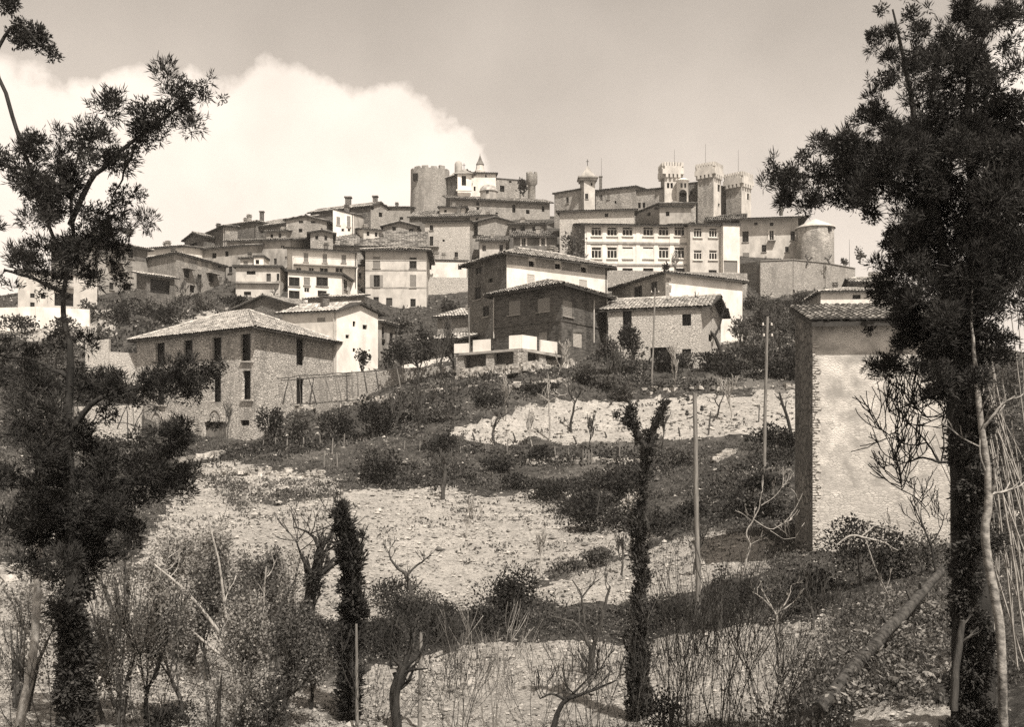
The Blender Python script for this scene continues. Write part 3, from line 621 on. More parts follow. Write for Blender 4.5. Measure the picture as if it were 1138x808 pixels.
def terrace_run(pts, foot):
    T = [P(*p) for p in pts]
    for i in range(len(T) - 1):
        A, B = T[i].copy(), T[i + 1].copy(); B[2] = A[2] + (B[2] - A[2]); d = nrm((B - A)[:2]); Ln = np.linalg.norm((B - A)[:2]); d3 = np.array([*d, 0]); n = np.array([d[1], -d[0], 0]); up = np.array([0, 0, 1.])
        nb = max(2, int(Ln / 2.3)); q = MB()
        for k in range(nb + 1): q = MB(); q.box(A + (B - A) * k / nb - up * 1.2 - n * .25, d3 * .38, n * .25, up * 1.15); q.build('pier', M['stone_mid'], tr)
        q = MB(); q.box((A + B) / 2 - n * .9 - up * 1.2, (B - A) / 2, n * .05, up * 1.3); q.build('bay_back', M['stone_dark'], tr)
        q = MB(); q.box((A + B) / 2 - n * .9, (B - A) / 2, n * 1.1, up * .10); q.build('slab', M['plaster_grey'], tr)
terrace_run([(511, 394, 84.5), (579, 388.5, 82), (626, 397, 85.5)], 3)
for (xa, ya, Ya, xb, yb, Yb, h_) in ((505, 394, 84.6, 521, 393, 84.1, .8), (526, 392.6, 83.9, 545, 391, 83.2, 1.0), (566, 389.4, 82.4, 579, 388.4, 82, 1.12), (579.3, 388.4, 82, 596, 391.3, 83.4, 1.12), (600, 392, 83.8, 623, 396, 85.8, 1.0)):
    A, B = P(xa, ya, Ya), P(xb, yb, Yb); B[2] = A[2] + .5 * (B[2] - A[2]); d = nrm((B - A)[:2]); n = np.array([d[1], -d[0], 0]); q = MB(); q.box((A + B) / 2 + np.array([0, 0, h_ / 2 + .1]), (B - A) / 2, n * .07, (0, 0, h_ / 2)); q.build('parapet_panel', M['plaster_white'], tr)

bigh = house('stone_house', 'large house with pale plaster front band behind the brick house', 'house', 97, (563, 281), (520, 294), (675, 296), 400, roof='hip', rise=.34, mR='plaster_white', mL='stone_dark', over=.75, tile='tile_pale', tw=.33, tc=.55, tp=4,  # left wall's shadow is put into its dark stone colour
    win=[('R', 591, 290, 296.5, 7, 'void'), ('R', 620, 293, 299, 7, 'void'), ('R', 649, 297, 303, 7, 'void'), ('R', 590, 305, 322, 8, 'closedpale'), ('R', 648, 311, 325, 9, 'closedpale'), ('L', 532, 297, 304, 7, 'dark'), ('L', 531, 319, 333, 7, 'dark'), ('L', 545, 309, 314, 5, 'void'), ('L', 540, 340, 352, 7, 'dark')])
def upper_band(root, sd, pa, pb, y_a, y_b, m, name='frieze', out=.03):
    "bare masonry left unplastered between the eave and a lower line"
    A, B = face(root, sd); a, d, n = on_wall(root, sd, pa, y_a); b_, _, _ = on_wall(root, sd, pb, y_b); zt = A[2]
    V = [a + n * out, b_ + n * out, np.array([b_[0], b_[1], zt]) + n * out, np.array([a[0], a[1], zt]) + n * out]
    V += [v - n * (out + .02) for v in V]
    q = MB(); q.add(V, [(0, 1, 2, 3), (0, 4, 5, 1), (3, 2, 6, 7), (1, 5, 6, 2), (0, 3, 7, 4)]); return q.build(name, M[m], root)
for xa, xb in ((563.5, 587), (595, 616), (624, 645), (653, 674.6)): upper_band(bigh, 'R', xa, xb, 293.5 + (xa - 563) * .11, 293.5 + (xb - 563) * .11, 'stone_mid')

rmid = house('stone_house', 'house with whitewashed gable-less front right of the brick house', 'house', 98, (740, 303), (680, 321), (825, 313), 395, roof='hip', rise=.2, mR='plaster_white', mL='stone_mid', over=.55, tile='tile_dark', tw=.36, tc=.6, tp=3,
    win=[('L', 709, 318, 332, 9, 'dark'), ('L', 727, 313, 325, 7, 'dark'), ('R', 788, 330, 341, 8, 'closedpale')])
rmid['label'] = 'broad house with whitewashed front wall standing behind the low stone barn'
q = MB(); a, d, n = on_wall(rmid, 'R', 740.3, 310); zz = a[2]; k = 0
while zz > a[2] - 6: w_ = (.55, .35, .7)[k % 3] * random.uniform(.8, 1.2); q.box(np.array([a[0], a[1], zz]) + d * w_ / 2 + n * .01, d * w_ / 2, n * .03, (0, 0, .17), 0, random.random()); zz -= .36; k += 1
q.build('quoins', M['stone_mid'], rmid)
low = house('stone_barn', 'low rubble barn with shaded eaves and bleached tile roof beside the leaning tree', 'barn', 88, (779, 338), (676, 342), (801, 350), 399, roof='gable2', rise=.28, mR='stone_pale', mL='stone_pale', over=.9, side_over=.25, tile='tile_pale', tw=.33, tc=.55, tp=4, ridge=None,
    win=[('L', 697, 345, 363, 10, 'void'), ('L', 763, 349, 362, 10, 'void'), ('L', 736, 386, 397, 27, 'void'), ('L', 763, 388, 397, 10, 'void'), ('R', 790, 372, 380, 5, 'void')])
low['label'] = 'low rubble barn with shaded eaves and bleached tile roof beside the leaning tree'

wg = house('white_house', 'white gabled house with tiny windows beside the big rubble barn', 'house', 100, (374, 344), (314, 347), (420, 348), 412, roof='gable2', rise=.36, mR='plaster_white', mL='plaster_pale', over=.5, tile='tile_pale', tw=.4, tc=.7,
    win=[('R', 393.5, 357, 363, 3, 'void'), ('R', 405.5, 361, 366, 5, 'void'), ('R', 393.5, 387, 391, 3, 'void'), ('R', 405.5, 390, 399, 5, 'void'), ('R', 386, 372, 376, 4, 'void'), ('L', 357, 353, 358, 9, 'closed')])
house('lean_to', 'small house with balcony window attached right of the white gabled house', 'house', 108, (424, 357), None, (439, 361), 412, roof='shedK', rise=.2, mR='plaster_grey', dp=6, tile='tile_dark', over=.4, win=[('R', 424.8, 363, 376, 5, 'dark'), ('R', 425.5, 379, 384, 5, 'dark'), ('R', 435, 370, 380, 4, 'dark')])
house('shed', 'small flat-roofed shed above the ridge of the white gabled house', 'shed', 113, (383, 330), (342, 332), None, 345, roof='shedK', rise=.18, mR='plaster_grey', mL='plaster_grey', dp=5, tile='tile_pale', over=.5, win=[('L', 355, 335, 339, 4, 'void')])
house('stone_house', 'dark gabled house front just behind the big barn roof', 'house', 114, (330, 339), (260, 344), None, 380, roof='gable1', rise=.30, mR='stone_dark', mL='stone_dark', dp=7, tile='tile_dark', over=.45, win=[('L', 296, 350, 356, 4, 'void')])
# (its gable faces the camera, so the ridge runs front to back)
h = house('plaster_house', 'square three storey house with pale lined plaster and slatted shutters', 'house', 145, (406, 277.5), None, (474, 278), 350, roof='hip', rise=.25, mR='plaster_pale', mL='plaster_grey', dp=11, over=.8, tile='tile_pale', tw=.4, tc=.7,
    win=[('R', 418.5, 285, 298, 8, 'closed'), ('R', 459, 286, 298.5, 8, 'dark'), ('R', 418.5, 305.5, 319, 7, 'open'), ('R', 459, 305.5, 319.5, 7, 'closed'), ('R', 418, 330, 339, 6, 'dark'), ('R', 432.5, 331, 346, 7, 'door'), ('R', 459, 332, 341, 6, 'dark')])
for y in (289, 300, 319.5): strip(h, 'R', 406, y, 474, y + .2, .18, .05, 'plaster_grey', 'string_course')
h = house('white_house', 'white hillside house with shaded side wall, glazed veranda and balcony', 'house', 134, (380, 306), (320, 302), (398, 318), 332, roof='flat', mR='plaster_pale', mL='plaster_white', over=.35, tile='plaster_grey',  # side wall's shade is put into its less white plaster
    win=[('L', 327, 308, 318, 12, 'dark'), ('L', 341, 308, 317, 7, 'closed'), ('L', 358, 308, 318, 13, 'dark'), ('L', 327, 323, 332, 12, 'dark'), ('L', 341, 319.5, 325, 6, 'frame'), ('L', 358, 323, 330, 10, 'dark'), ('R', 384, 311, 322, 4, 'dark'), ('R', 391, 316, 328, 4, 'dark')])
h2 = house('white_house', 'long white upper floor with three shuttered doors and a railed balcony', 'house', 140, (397, 280), (325, 276), None, 312, roof='shedK', rise=.18, mR='plaster_white', mL='plaster_white', dp=8, over=.55, tile='tile_dark',
    win=[('L', 340, 281, 291, 5, 'closed'), ('L', 361, 282, 292, 5, 'closed'), ('L', 382, 283, 292, 5, 'closed'), ('L', 332, 297, 303, 6, 'frame'), ('L', 346, 297, 303, 6, 'frame'), ('L', 360, 297, 303, 10, 'frame'), ('L', 377, 297, 303, 9, 'frame')])
balcony(h2, 'L', 326, 396, 294.5, 1.3)
h = house('plaster_house', 'low plaster house with narrow dark slot window left of the white hillside house', 'house', 137, (311, 297.5), (262, 297), None, 328, roof='flat', mR='plaster_pale', mL='plaster_pale', dp=8, over=.4, tile='plaster_grey', win=[('L', 279, 301, 305, 10, 'void'), ('L', 298.5, 304, 315, 5, 'door'), ('L', 309, 304, 312, 3, 'dark'), ('L', 275, 324, 328, 8, 'void')])
strip(h, 'L', 262.5, 314, 310.7, 314.5, .25, .5, 'plaster_grey', 'ledge')
house('white_shed', 'tiny white rooftop hut with one dark window beside the long terrace wall', 'hut', 141, (293, 286), (282, 286), None, 297, roof='flat', mR='plaster_white', mL='plaster_white', dp=3, over=.15, tile='plaster_grey', win=[('L', 286, 288.5, 293.5, 4, 'void')])
house('plaster_house', 'long grey house with a straight eave under the dark stone rooftops', 'house', 147, (323, 266), (252, 268), None, 300, roof='shedK', rise=.22, mR='plaster_grey', mL='plaster_grey', dp=9, over=.6, tile='tile_dark', win=[('L', 314, 272, 276, 5, 'frame'), ('L', 285, 272, 276, 4, 'void'), ('L', 306, 287, 294, 3, 'dark'), ('L', 318, 285, 289, 3, 'frame'), ('L', 268, 285, 293, 10, 'closed')])
house('plaster_house', 'tall plain grey house wall with a raking eave left of the low plaster house', 'house', 144, (272, 272.5), (222, 277), None, 328, roof='shedK', rise=.2, mR='plaster_grey', mL='plaster_grey', dp=8, over=.5, tile='tile_dark', win=[('L', 238, 281, 287, 5, 'void'), ('L', 252, 279, 285, 4, 'void'), ('L', 256, 296, 303, 4, 'dark')])

h = house('stone_house', 'stone house with three pale shutters and two balconies on the left slope', 'house', 133, (196, 281), (163.5, 287.5), (251, 296), 328, roof='hip', rise=.16, mR='stone_mid', mL='stone_mid', over=.35, tile='tile_dark', tw=.4, tc=.7,
    win=[('R', 207.5, 286, 295.5, 5, 'closedpale'), ('R', 222, 289, 299, 5, 'closedpale'), ('R', 234, 291, 301, 5, 'closedpale'), ('R', 244, 293, 298, 4, 'dark'), ('R', 207.5, 299, 309, 6, 'dark'), ('R', 222, 305, 315, 5, 'dark'), ('R', 235, 303.5, 314, 6, 'dark'), ('R', 214, 317, 325, 6, 'void'), ('R', 245, 308, 314, 4, 'closed')])
balcony(h, 'R', 202.5, 213, 297.5, .8); balcony(h, 'R', 229, 241, 302.5, .8)
house('lean_to', 'open lean-to with a pale sloping roof against the stone house left wall', 'shed', 129, (194, 309), (163, 305), None, 330, roof='shedK', rise=.22, mR='stone_dark', mL='stone_dark', dp=2.5, tile='tile_pale', over=.5, win=[('L', 178, 311, 326, 22, 'void')])
house('white_house', 'white rooftop storey with a low dark roof behind the house with pale shutters', 'house', 143, (205, 273.5), (163, 276.5), None, 290, roof='shedK', rise=.1, mR='plaster_white', mL='plaster_white', dp=5, tile='tile_dark', over=.4)
h = house('plaster_house', 'two tone plaster house with a balcony near the lone skyline tree', 'house', 130, (108, 266), None, (164, 277.5), 327, roof='hip', rise=.14, mR='plaster_grey', mL='plaster_grey', dp=9, over=.6, tile='tile_pale',
    win=[('R', 126.5, 274, 282.5, 6, 'closed'), ('R', 145.5, 277, 287, 6, 'dark'), ('R', 126, 291, 304, 6, 'dark'), ('R', 144.5, 296, 307, 6, 'closed'), ('R', 124, 314, 322, 5, 'dark'), ('R', 142, 315, 323, 9, 'void')])
upper_band(h, 'R', 108.5, 122.5, 284, 285.5, 'plaster_dark'); upper_band(h, 'R', 130, 142, 286.8, 288.4, 'plaster_dark'); upper_band(h, 'R', 149, 163.5, 289, 291, 'plaster_dark'); balcony(h, 'R', 117, 136, 290, .9)
h = house('white_house', 'bright white house with stacked loggias seen between the left cypress boughs', 'house', 121, (20, 302), None, (108, 307), 348, roof='flat', mR='plaster_pale', mL='plaster_pale', dp=5, over=.2, tile='tile_pale',
    win=[('R', 36, 326, 331, 5, 'dark'), ('R', 48, 327, 332, 5, 'dark'), ('R', 36, 336, 341, 5, 'dark'), ('R', 71, 305, 317, 21, 'void'), ('R', 71, 326, 340, 21, 'void'), ('R', 99, 311, 318, 4, 'dark')])
balcony(h, 'R', 60, 82, 319, .5, .8, 'plaster_pale')

# left skyline cluster
house('stone_house', 'small dark house with plants along its roof at the left end of the skyline', 'house', 158, (227, 262), (205, 267), None, 285, roof='gable1', rise=.3, mR='stone_dark', mL='stone_dark', dp=7, tile='tile_dark', over=.4, win=[('L', 215, 270, 275, 9, 'void')])
house('stone_house', 'tall blank stone house with roof raking up to the right at the skyline', 'house', 156, (250, 251), (227, 261), (264, 254), 285, roof='shedB', rise=.12, mR='stone_mid', mL='stone_dark', tile='tile_dark', over=.35, win=[('R', 253.5, 255, 260, 4, 'closedpale')])  # darker stone on the left face carries that face's shade
house('stone_house', 'weathered ruin-like stone house with rounded rubble top on the left skyline', 'house', 160, (285, 246), (250, 251), (300, 249), 280, roof='hip', rise=.3, mR='stone_dark', mL='stone_dark', tile='tile_dark', over=.3)
house('stone_house', 'long weathered stone house under a sagging dark roof, chimney at its ridge', 'house', 158, (318, 248), (268, 254), None, 275, roof='shedK', rise=.35, mR='stone_dark', mL='stone_dark', dp=8, tile='tile_dark', over=.3, win=[('L', 281, 256, 259, 5, 'dark'), ('L', 292, 256, 259, 5, 'dark')], chim=[(291, 236, 243, 4, 165)])
house('stone_house', 'low gabled stone house with two small dark windows left of the little white house', 'house', 155, (363, 245), (318, 244), (372, 250), 270, roof='gable1', rise=.22, mR='stone_dark', mL='stone_mid', tile='tile_dark', over=.4, win=[('L', 334.5, 242.5, 248, 5, 'dark'), ('L', 348, 243, 248, 5, 'dark'), ('L', 334, 254, 258, 4, 'void')])
house('white_house', 'little white house with two tall windows below the highest left gable', 'house', 156, (393, 237.5), (370, 234), (404, 241), 259, roof='shedK', rise=.1, mR='plaster_grey', mL='plaster_white', tile='tile_dark', over=.25, win=[('L', 376, 241, 250, 4, 'closed'), ('L', 387.5, 240, 252, 4, 'closed'), ('L', 381, 254, 257, 3, 'void'), ('L', 388, 254, 257, 3, 'void')])
house('stone_house', 'highest left house with a long sloping roof, stone gable and two chimneys', 'house', 170, (412, 228), (345, 236), (431, 231), 262, roof='gable2', rise=.42, mR='stone_mid', mL='stone_dark', tile='tile_dark', over=.4, win=[('R', 414, 229, 233, 3, 'void'), ('R', 423, 236, 241, 4, 'void')], chim=[(387, 220, 226, 6, 176), (417, 219, 226, 5, 176)])
house('stone_house', 'wide stone house wall under a straight eave left of the round keep', 'house', 185, (456, 230), (429, 230), None, 248, roof='shedK', rise=.2, mR='stone_mid', mL='stone_mid', dp=8, tile='tile_dark', over=.3, win=[('L', 446, 241, 244, 4, 'void')])
house('stone_house', 'pale stone gable house with a bleached left roof slope below the round keep', 'house', 162, (463, 251), (426, 251), None, 270, roof='gable1', rise=.26, mR='stone_mid', mL='stone_mid', dp=9, tile='tile_pale', over=.5, win=[('L', 438, 251, 256, 4, 'void'), ('L', 457, 254, 264, 5, 'void')])
house('stone_house', 'long low house showing a broad rough dark tile roof above the square plaster house', 'house', 152, (474, 274), (371, 272), None, 300, roof='shedK', rise=.5, mR='stone_mid', mL='stone_mid', dp=7, tile='tile_dark', over=.4, tw=.42, tc=.6, tp=4, win=[('L', 401, 276, 280, 4, 'void'), ('L', 460, 277, 281, 4, 'void')])

house('stone_house', 'small low house with a dark sagging roof just left of the little white house', 'house', 150, (370, 259), (345, 258), None, 275, roof='gable1', rise=.22, mR='stone_dark', mL='stone_mid', dp=6, tile='tile_dark', over=.5, win=[('L', 352, 262, 266, 3, 'void'), ('L', 362, 262, 267, 3, 'dark')])
house('plaster_house', 'narrow plaster house with a flat canopy left of the tiny rooftop hut', 'house', 142, (281, 287), (267, 287), None, 300, roof='shedB', rise=.12, mR='plaster_grey', mL='plaster_pale', dp=4, tile='tile_dark', over=.3, win=[('L', 273, 290, 295, 5, 'closed')])
house('plaster_house', 'narrow pale house front squeezed left of the square plaster house', 'house', 148, (405, 296), (397, 296), None, 345, roof='flat', mR='plaster_white', mL='plaster_white', dp=5, tile='plaster_grey', over=.1, win=[('L', 400, 303, 309, 3, 'dark'), ('L', 402, 320, 327, 3, 'dark')])
house('stone_house', 'small stone house with a slanted roof between two left skyline houses', 'house', 153, (318, 256), (296, 257), None, 272, roof='shedB', rise=.2, mR='stone_mid', mL='stone_mid', dp=5, tile='tile', over=.35, win=[('L', 302, 260, 264, 3, 'void'), ('L', 311, 259, 264, 3, 'dark')])
house('stone_house', 'small pale house above the left end of the long dark tile roof', 'house', 155, (425, 256), (404, 254), None, 270, roof='shedB', rise=.18, mR='plaster_grey', mL='plaster_pale', dp=5, tile='tile', over=.35, win=[('L', 409, 257, 262, 3, 'dark'), ('L', 418, 258, 263, 3, 'dark')])
house('stone_house', 'little stone house with dark roof under the long castle range left end', 'house', 174, (523, 240), None, (548, 239), 250, roof='gable1', rise=.2, mR='stone_mid', mL='stone_dark', dp=5, tile='tile_dark', over=.35, win=[('R', 530, 242, 245, 3, 'void')])

# centre rows below the keep
h = house('stone_house', 'tall rubble stone house with narrow windows on its left below the castle', 'house', 168, (472, 247), None, (522, 246), 292, roof='shedK', rise=.15, mR='stone_pale', mL='stone_dark', dp=9, tile='tile_dark', over=.4, win=[('R', 479.5, 250, 256, 4, 'dark'), ('R', 479.5, 262.5, 273, 4, 'dark'), ('R', 507, 280, 286, 4, 'dark'), ('R', 493, 266, 268.5, 2.5, 'void')])
balcony(h, 'R', 475, 488, 275, 1.1)
house('stone_house', 'rough stone house side leaning against the tall rubble house', 'house', 171, (522, 262), None, (536, 262), 300, roof='shedK', rise=.1, mR='stone_mid', dp=8, tile='tile_dark', over=.2)
house('stone_house', 'stone house with a symmetrical pointed gable in the middle of the town', 'house', 172, (531, 246), None, (571, 247), 275, roof='gable2', rise=.27, mR='stone_mid', mL='stone_dark', dp=9, tile='tile_dark', over=.5, win=[('R', 546, 242.5, 245, 3, 'void'), ('R', 555, 242.5, 245, 3, 'void')])
house('plaster_house', 'pale plaster house under a dark pent roof below the pointed gable', 'house', 163, (533, 267), None, (562, 267), 285, roof='shedK', rise=.3, mR='plaster_pale', dp=6, tile='tile_dark', over=.7, win=[('R', 538, 272, 279.5, 4.5, 'frame'), ('R', 557, 272, 279.5, 4, 'dark')])
house('stone_house', 'low house with two white framed windows under a black eave', 'house', 160, (571, 262.5), None, (619, 262), 285, roof='shedK', rise=.3, mR='plaster_dark', mL='stone_mid', dp=7, tile='tile_dark', over=.7, win=[('R', 582, 264.5, 272, 4.5, 'bigframe'), ('R', 603.5, 264.5, 272, 4.5, 'bigframe')])
house('stone_house', 'small dark house with a laundry-white roof edge under the long castle range', 'house', 170, (566, 249), None, (604, 248), 265, roof='shedK', rise=.25, mR='plaster_dark', dp=6, tile='tile', over=.4, win=[('R', 571, 253, 258, 5, 'dark'), ('R', 581, 251, 257, 5, 'dark'), ('R', 594, 252, 257, 5, 'void')])[
    'label'] = 'small dark house with dark openings tucked under the long castle range'
house('white_house', 'low white wall-like house with two square windows below the tall rubble house', 'house', 158, (474, 290), None, (521, 291), 306, roof='flat', mR='plaster_white', dp=5, tile='plaster_grey', over=.1, win=[('R', 477.5, 293, 299.5, 4, 'void'), ('R', 511, 293, 299.5, 4, 'void')])
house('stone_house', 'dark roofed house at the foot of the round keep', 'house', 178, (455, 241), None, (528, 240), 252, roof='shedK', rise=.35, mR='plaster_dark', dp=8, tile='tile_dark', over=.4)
house('plaster_house', 'small pale house with a flat dark eave in front of the keep', 'house', 181, (489, 230), None, (517, 230), 242, roof='shedK', rise=.15, mR='plaster_pale', dp=6, tile='tile_dark', over=.5, win=[('R', 495, 233, 236, 3, 'void')])

# school and the streets round it
sch = house('school', 'long white school with rows of tall double windows and a flat dark eave', 'school', 150, (650, 249), None, (766.5, 251), 307, roof='shedK', rise=.2, mR='plaster_white', mL='plaster_dark', dp=13, over=.7, tile='tile_dark', tw=.42, tc=.7,  # dark plaster on the left end paints in its shade
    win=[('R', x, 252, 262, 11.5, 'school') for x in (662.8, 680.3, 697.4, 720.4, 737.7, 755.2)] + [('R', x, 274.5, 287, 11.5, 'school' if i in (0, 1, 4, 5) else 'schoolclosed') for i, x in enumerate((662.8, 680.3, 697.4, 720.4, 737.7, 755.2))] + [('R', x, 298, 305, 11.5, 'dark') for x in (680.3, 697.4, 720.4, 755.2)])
strip(sch, 'R', 652, 269.6, 766, 270.8, .3, .2, 'plaster_grey', 'string_course'); strip(sch, 'R', 652, 293.8, 766, 294.5, .25, .15, 'plaster_grey', 'string_course')
for x in (654, 671.5, 689, 709, 729, 746.5, 764.5): 
    a, d, n = on_wall(sch, 'R', x, 251.5); b_, _, _ = on_wall(sch, 'R', x, 294); q = MB(); q.box((a + b_) / 2 + n * .04, d * .3, n * .045, (0, 0, (a[2] - b_[2]) / 2)); q.build('pilaster', M['plaster_white'], sch)
house('school_wing', 'narrower school wing with two columns of windows right of the long front', 'school wing', 149.5, (767, 249), None, (803.5, 250), 307, roof='shedK', rise=.2, mR='plaster_pale', dp=12, over=.6, tile='tile_dark', tw=.42, tc=.7,
    win=[('R', x, 253, 263.5, 9.5, 'school') for x in (775.5, 792.5)] + [('R', x, 278, 288.5, 9.5, 'school') for x in (775.5, 792.5)] + [('R', 792, 300, 304, 9, 'dark')])
house('white_annex', 'blank white annex with a grey rolling shutter at the school end', 'annex', 149, (803.7, 250), None, (822, 250.5), 305, roof='flat', mR='plaster_white', dp=9, over=.15, tile='plaster_grey', win=[('R', 811, 289.5, 303, 17, 'shutterdoor')])
house('stone_house', 'rubble house with an ivied corner behind the school left end', 'house', 158, (622, 235), None, (705, 233), 300, roof='shedK', rise=.14, mR='stone_pale', mL='stone_mid', dp=10, tile='tile_dark', over=.6, win=[('R', 640, 241, 246, 5, 'closedpale'), ('R', 674, 237, 241, 4, 'void')])
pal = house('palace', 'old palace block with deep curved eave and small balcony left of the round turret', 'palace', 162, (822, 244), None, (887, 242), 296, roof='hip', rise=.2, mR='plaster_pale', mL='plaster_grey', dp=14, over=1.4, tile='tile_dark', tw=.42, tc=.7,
    win=[('R', 828.5, 257, 269, 7, 'dark'), ('R', 829, 281, 290, 7, 'closed'), ('R', 857.5, 256, 267.5, 5, 'bigframe'), ('R', 881, 257, 267, 5, 'dark'), ('R', 849, 272, 280, 5, 'dark'), ('R', 874.5, 274, 280, 4, 'dark'), ('R', 840, 247, 250, 4, 'void'), ('R', 857.5, 247, 251, 4, 'void')], chim=[(868, 226, 234, 3.5, 172)])
balcony(pal, 'R', 853, 862, 268, .8)
pal2 = house('palace_wing', 'roof and upper wall of the palace wing behind the school right end', 'palace', 170, (786, 245), None, (826, 243), 270, roof='shedK', rise=.3, mR='plaster_dark', dp=9, tile='tile_dark', over=.6)
h = house('stone_house', 'small gable roofed house squeezed behind the middle of the school', 'house', 160, (733, 229.5), None, (768, 229), 250, roof='shedK', rise=.15, mR='plaster_grey', dp=7, tile='tile_dark', over=.5, win=[('R', 742, 235, 240, 4, 'void')])
house('stone_house', 'low house with one raking roof left of the triple towers', 'house', 163, (733, 226), (706, 237), None, 250, roof='shedB', rise=.1, mR='stone_mid', mL='stone_mid', dp=7, tile='tile_dark', over=.3, win=[('L', 721, 236, 240, 4, 'void')])
house('white_house', 'small white walled house with one square window behind the farm tower', 'house', 126, (912, 324), None, (990, 323), 352, roof='hip', rise=.22, mR='plaster_white', mL='plaster_grey', dp=7, over=.5, tile='tile_pale', tw=.4, tc=.7, tp=3, foot=5, win=[('R', 952, 327.5, 332.5, 9, 'void')])
house('stone_house', 'dark gabled house peeping over the small white walled house at right', 'house', 138, (948, 313), None, (992, 312), 340, roof='gable1', rise=.28, mR='stone_dark', mL='stone_dark', dp=7, over=.5, tile='tile', tw=.4, tc=.7, foot=5, win=[('R', 967, 316, 320, 4, 'void')])
house('shed', 'low dark shed with a dry-stone front between the poles below the square house', 'shed', 101, (470, 378), None, (508, 376), 402, roof='shedK', rise=.2, mR='stone_dark', mL='stone_dark', dp=5, over=.5, tile='tile', tw=.36, tc=.6, win=[('R', 482, 385, 400, 9, 'void'), ('R', 499, 385, 396, 6, 'closedpale')])
house('stone_house', 'small stone house with a blind side wall half hidden left of the large house', 'house', 112, (486, 352), None, (521, 350), 395, roof='shedK', rise=.25, mR='stone_mid', mL='stone_mid', dp=6, over=.5, tile='tile', tw=.36, tc=.6, win=[('R', 497, 358, 366, 6, 'void'), ('R', 511, 370, 380, 5, 'dark')])

# chimneys on the lived-in roofs, drainpipes down some fronts
_r = random.Random(5)
for root_, ro_, nch in HOUSES:
    if nch or root_.name.split('.')[0] in ('stone_tower', 'stone_barn', 'shed', 'lean_to', 'white_shed', 'white_annex', 'brick_house') or _r.random() < .3: continue
    g_ = list(root_['_geo']); c_, r_, l_ = (np.array(g_[i:i + 3]) for i in (0, 3, 6)); ri, dp_, zt_ = root_['_roof']
    for _ in range(1 if _r.random() < .7 else 2):
        f1, f2 = _r.uniform(.25, .8), _r.uniform(.35, .65); p_ = c_ + (r_ - c_) * f1 + (l_ - c_) * f2; hh_ = ri * .5 * min(np.linalg.norm(r_ - c_), np.linalg.norm(l_ - c_)) + _r.uniform(.5, .9); w_ = _r.uniform(.22, .38); d_ = nrm(r_ - c_); n_ = np.array([-d_[1], d_[0], 0])
        q = MB(); q.box((p_[0], p_[1], zt_ + hh_ / 2 - .1), d_ * w_, n_ * w_ * .8, (0, 0, hh_ / 2 + .1)); q.box((p_[0], p_[1], zt_ + hh_ + .06), d_ * w_ * 1.3, n_ * w_ * 1.1, (0, 0, .06)); q.box((p_[0], p_[1], zt_ + hh_ + .3), d_ * w_ * 1.1, n_ * w_ * .9, (0, 0, .05))
        for sx in (-.7, .7): q.box((p_[0] + d_[0] * w_ * sx, p_[1] + d_[1] * w_ * sx, zt_ + hh_ + .18), d_ * w_ * .2, n_ * w_ * .6, (0, 0, .08))
        q.build('chimney', M[_r.choice(['stone_mid', 'stone_dark', 'plaster_grey'])], ro_)
    if _r.random() < .5:
        A_, B_ = (c_, r_) if np.linalg.norm(r_ - c_) > np.linalg.norm(l_ - c_) else (l_, c_); d_ = nrm((B_ - A_)[:2]); n_ = np.array([d_[1], -d_[0], 0]); p_ = B_ - np.array([*d_, 0]) * .25 + n_ * .09
        q = MB(); q.tube([p_ - [0, 0, .1], p_ - [0, 0, zt_ - g_[9] + 1]], .055, 6); q.build('drainpipe', M['iron' if _r.random() < .5 else 'plaster_pale'], root_)

# ---- the castle
def ring(c, r, z, n=36, ph=0): a = np.arange(n) / n * 2 * math.pi + ph; return np.stack([c[0] + r * np.cos(a), c[1] + r * np.sin(a), np.full(n, z)], -1)
def lathe(mb, c, prof, n=36, m=0, top=True):
    R = [ring(c, r, z, n) for r, z in prof]; V = np.concatenate(R); j = np.arange(n); F_ = []
    for i in range(len(prof) - 1): F_.append(np.stack([i * n + j, i * n + (j + 1) % n, (i + 1) * n + (j + 1) % n, (i + 1) * n + j], -1))
    mb.sm = n > 10; mb.add(V, np.concatenate(F_), m); mb.sm = False
    if top: mb.add(R[-1], [tuple(range(n))], m)
def merlons_round(mb, c, r, z, h, k, frac=.55, t=.45, m=0, ragged=0):
    for i in range(k):
        a0, a1 = 2 * math.pi * i / k, 2 * math.pi * (i + frac) / k; hh = h * (1 - ragged * random.random()); A = np.linspace(a0, a1, 4)
        out = np.stack([c[0] + r * np.cos(A), c[1] + r * np.sin(A)], -1); inn = np.stack([c[0] + (r - t) * np.cos(A), c[1] + (r - t) * np.sin(A)], -1)
        for s in range(3):
            q = [out[s], out[s + 1], inn[s + 1], inn[s]]; V = [np.array([*p, z]) for p in q] + [np.array([*p, z + hh]) for p in q]
            mb.add(V, [(0, 1, 5, 4), (1, 2, 6, 5), (2, 3, 7, 6), (3, 0, 4, 7), (4, 5, 6, 7)], m)
zY = lambda py, Y: (HZ - py) / F_PX * Y
kY = 205; kc = P(478, 236, kY); kt = thing('castle_keep', 'squat round stone keep with worn battlements left on the castle hill', 'keep', kc)
q = MB(); kr = 21.5 / F_PX * kY; lathe(q, (kc[0], kY), [(kr * 1.06, zY(262, kY)), (kr * 1.03, zY(236, kY)), (kr, zY(210, kY)), (kr, zY(191.5, kY))]); q.build('wall', M['stone_castle'], kt, smooth=False)
q = MB(); merlons_round(q, (kc[0], kY), kr, zY(191.6, kY), .75, 13, .7, .6, 0, .6); q.build('battlement', M['stone_castle'], kt)
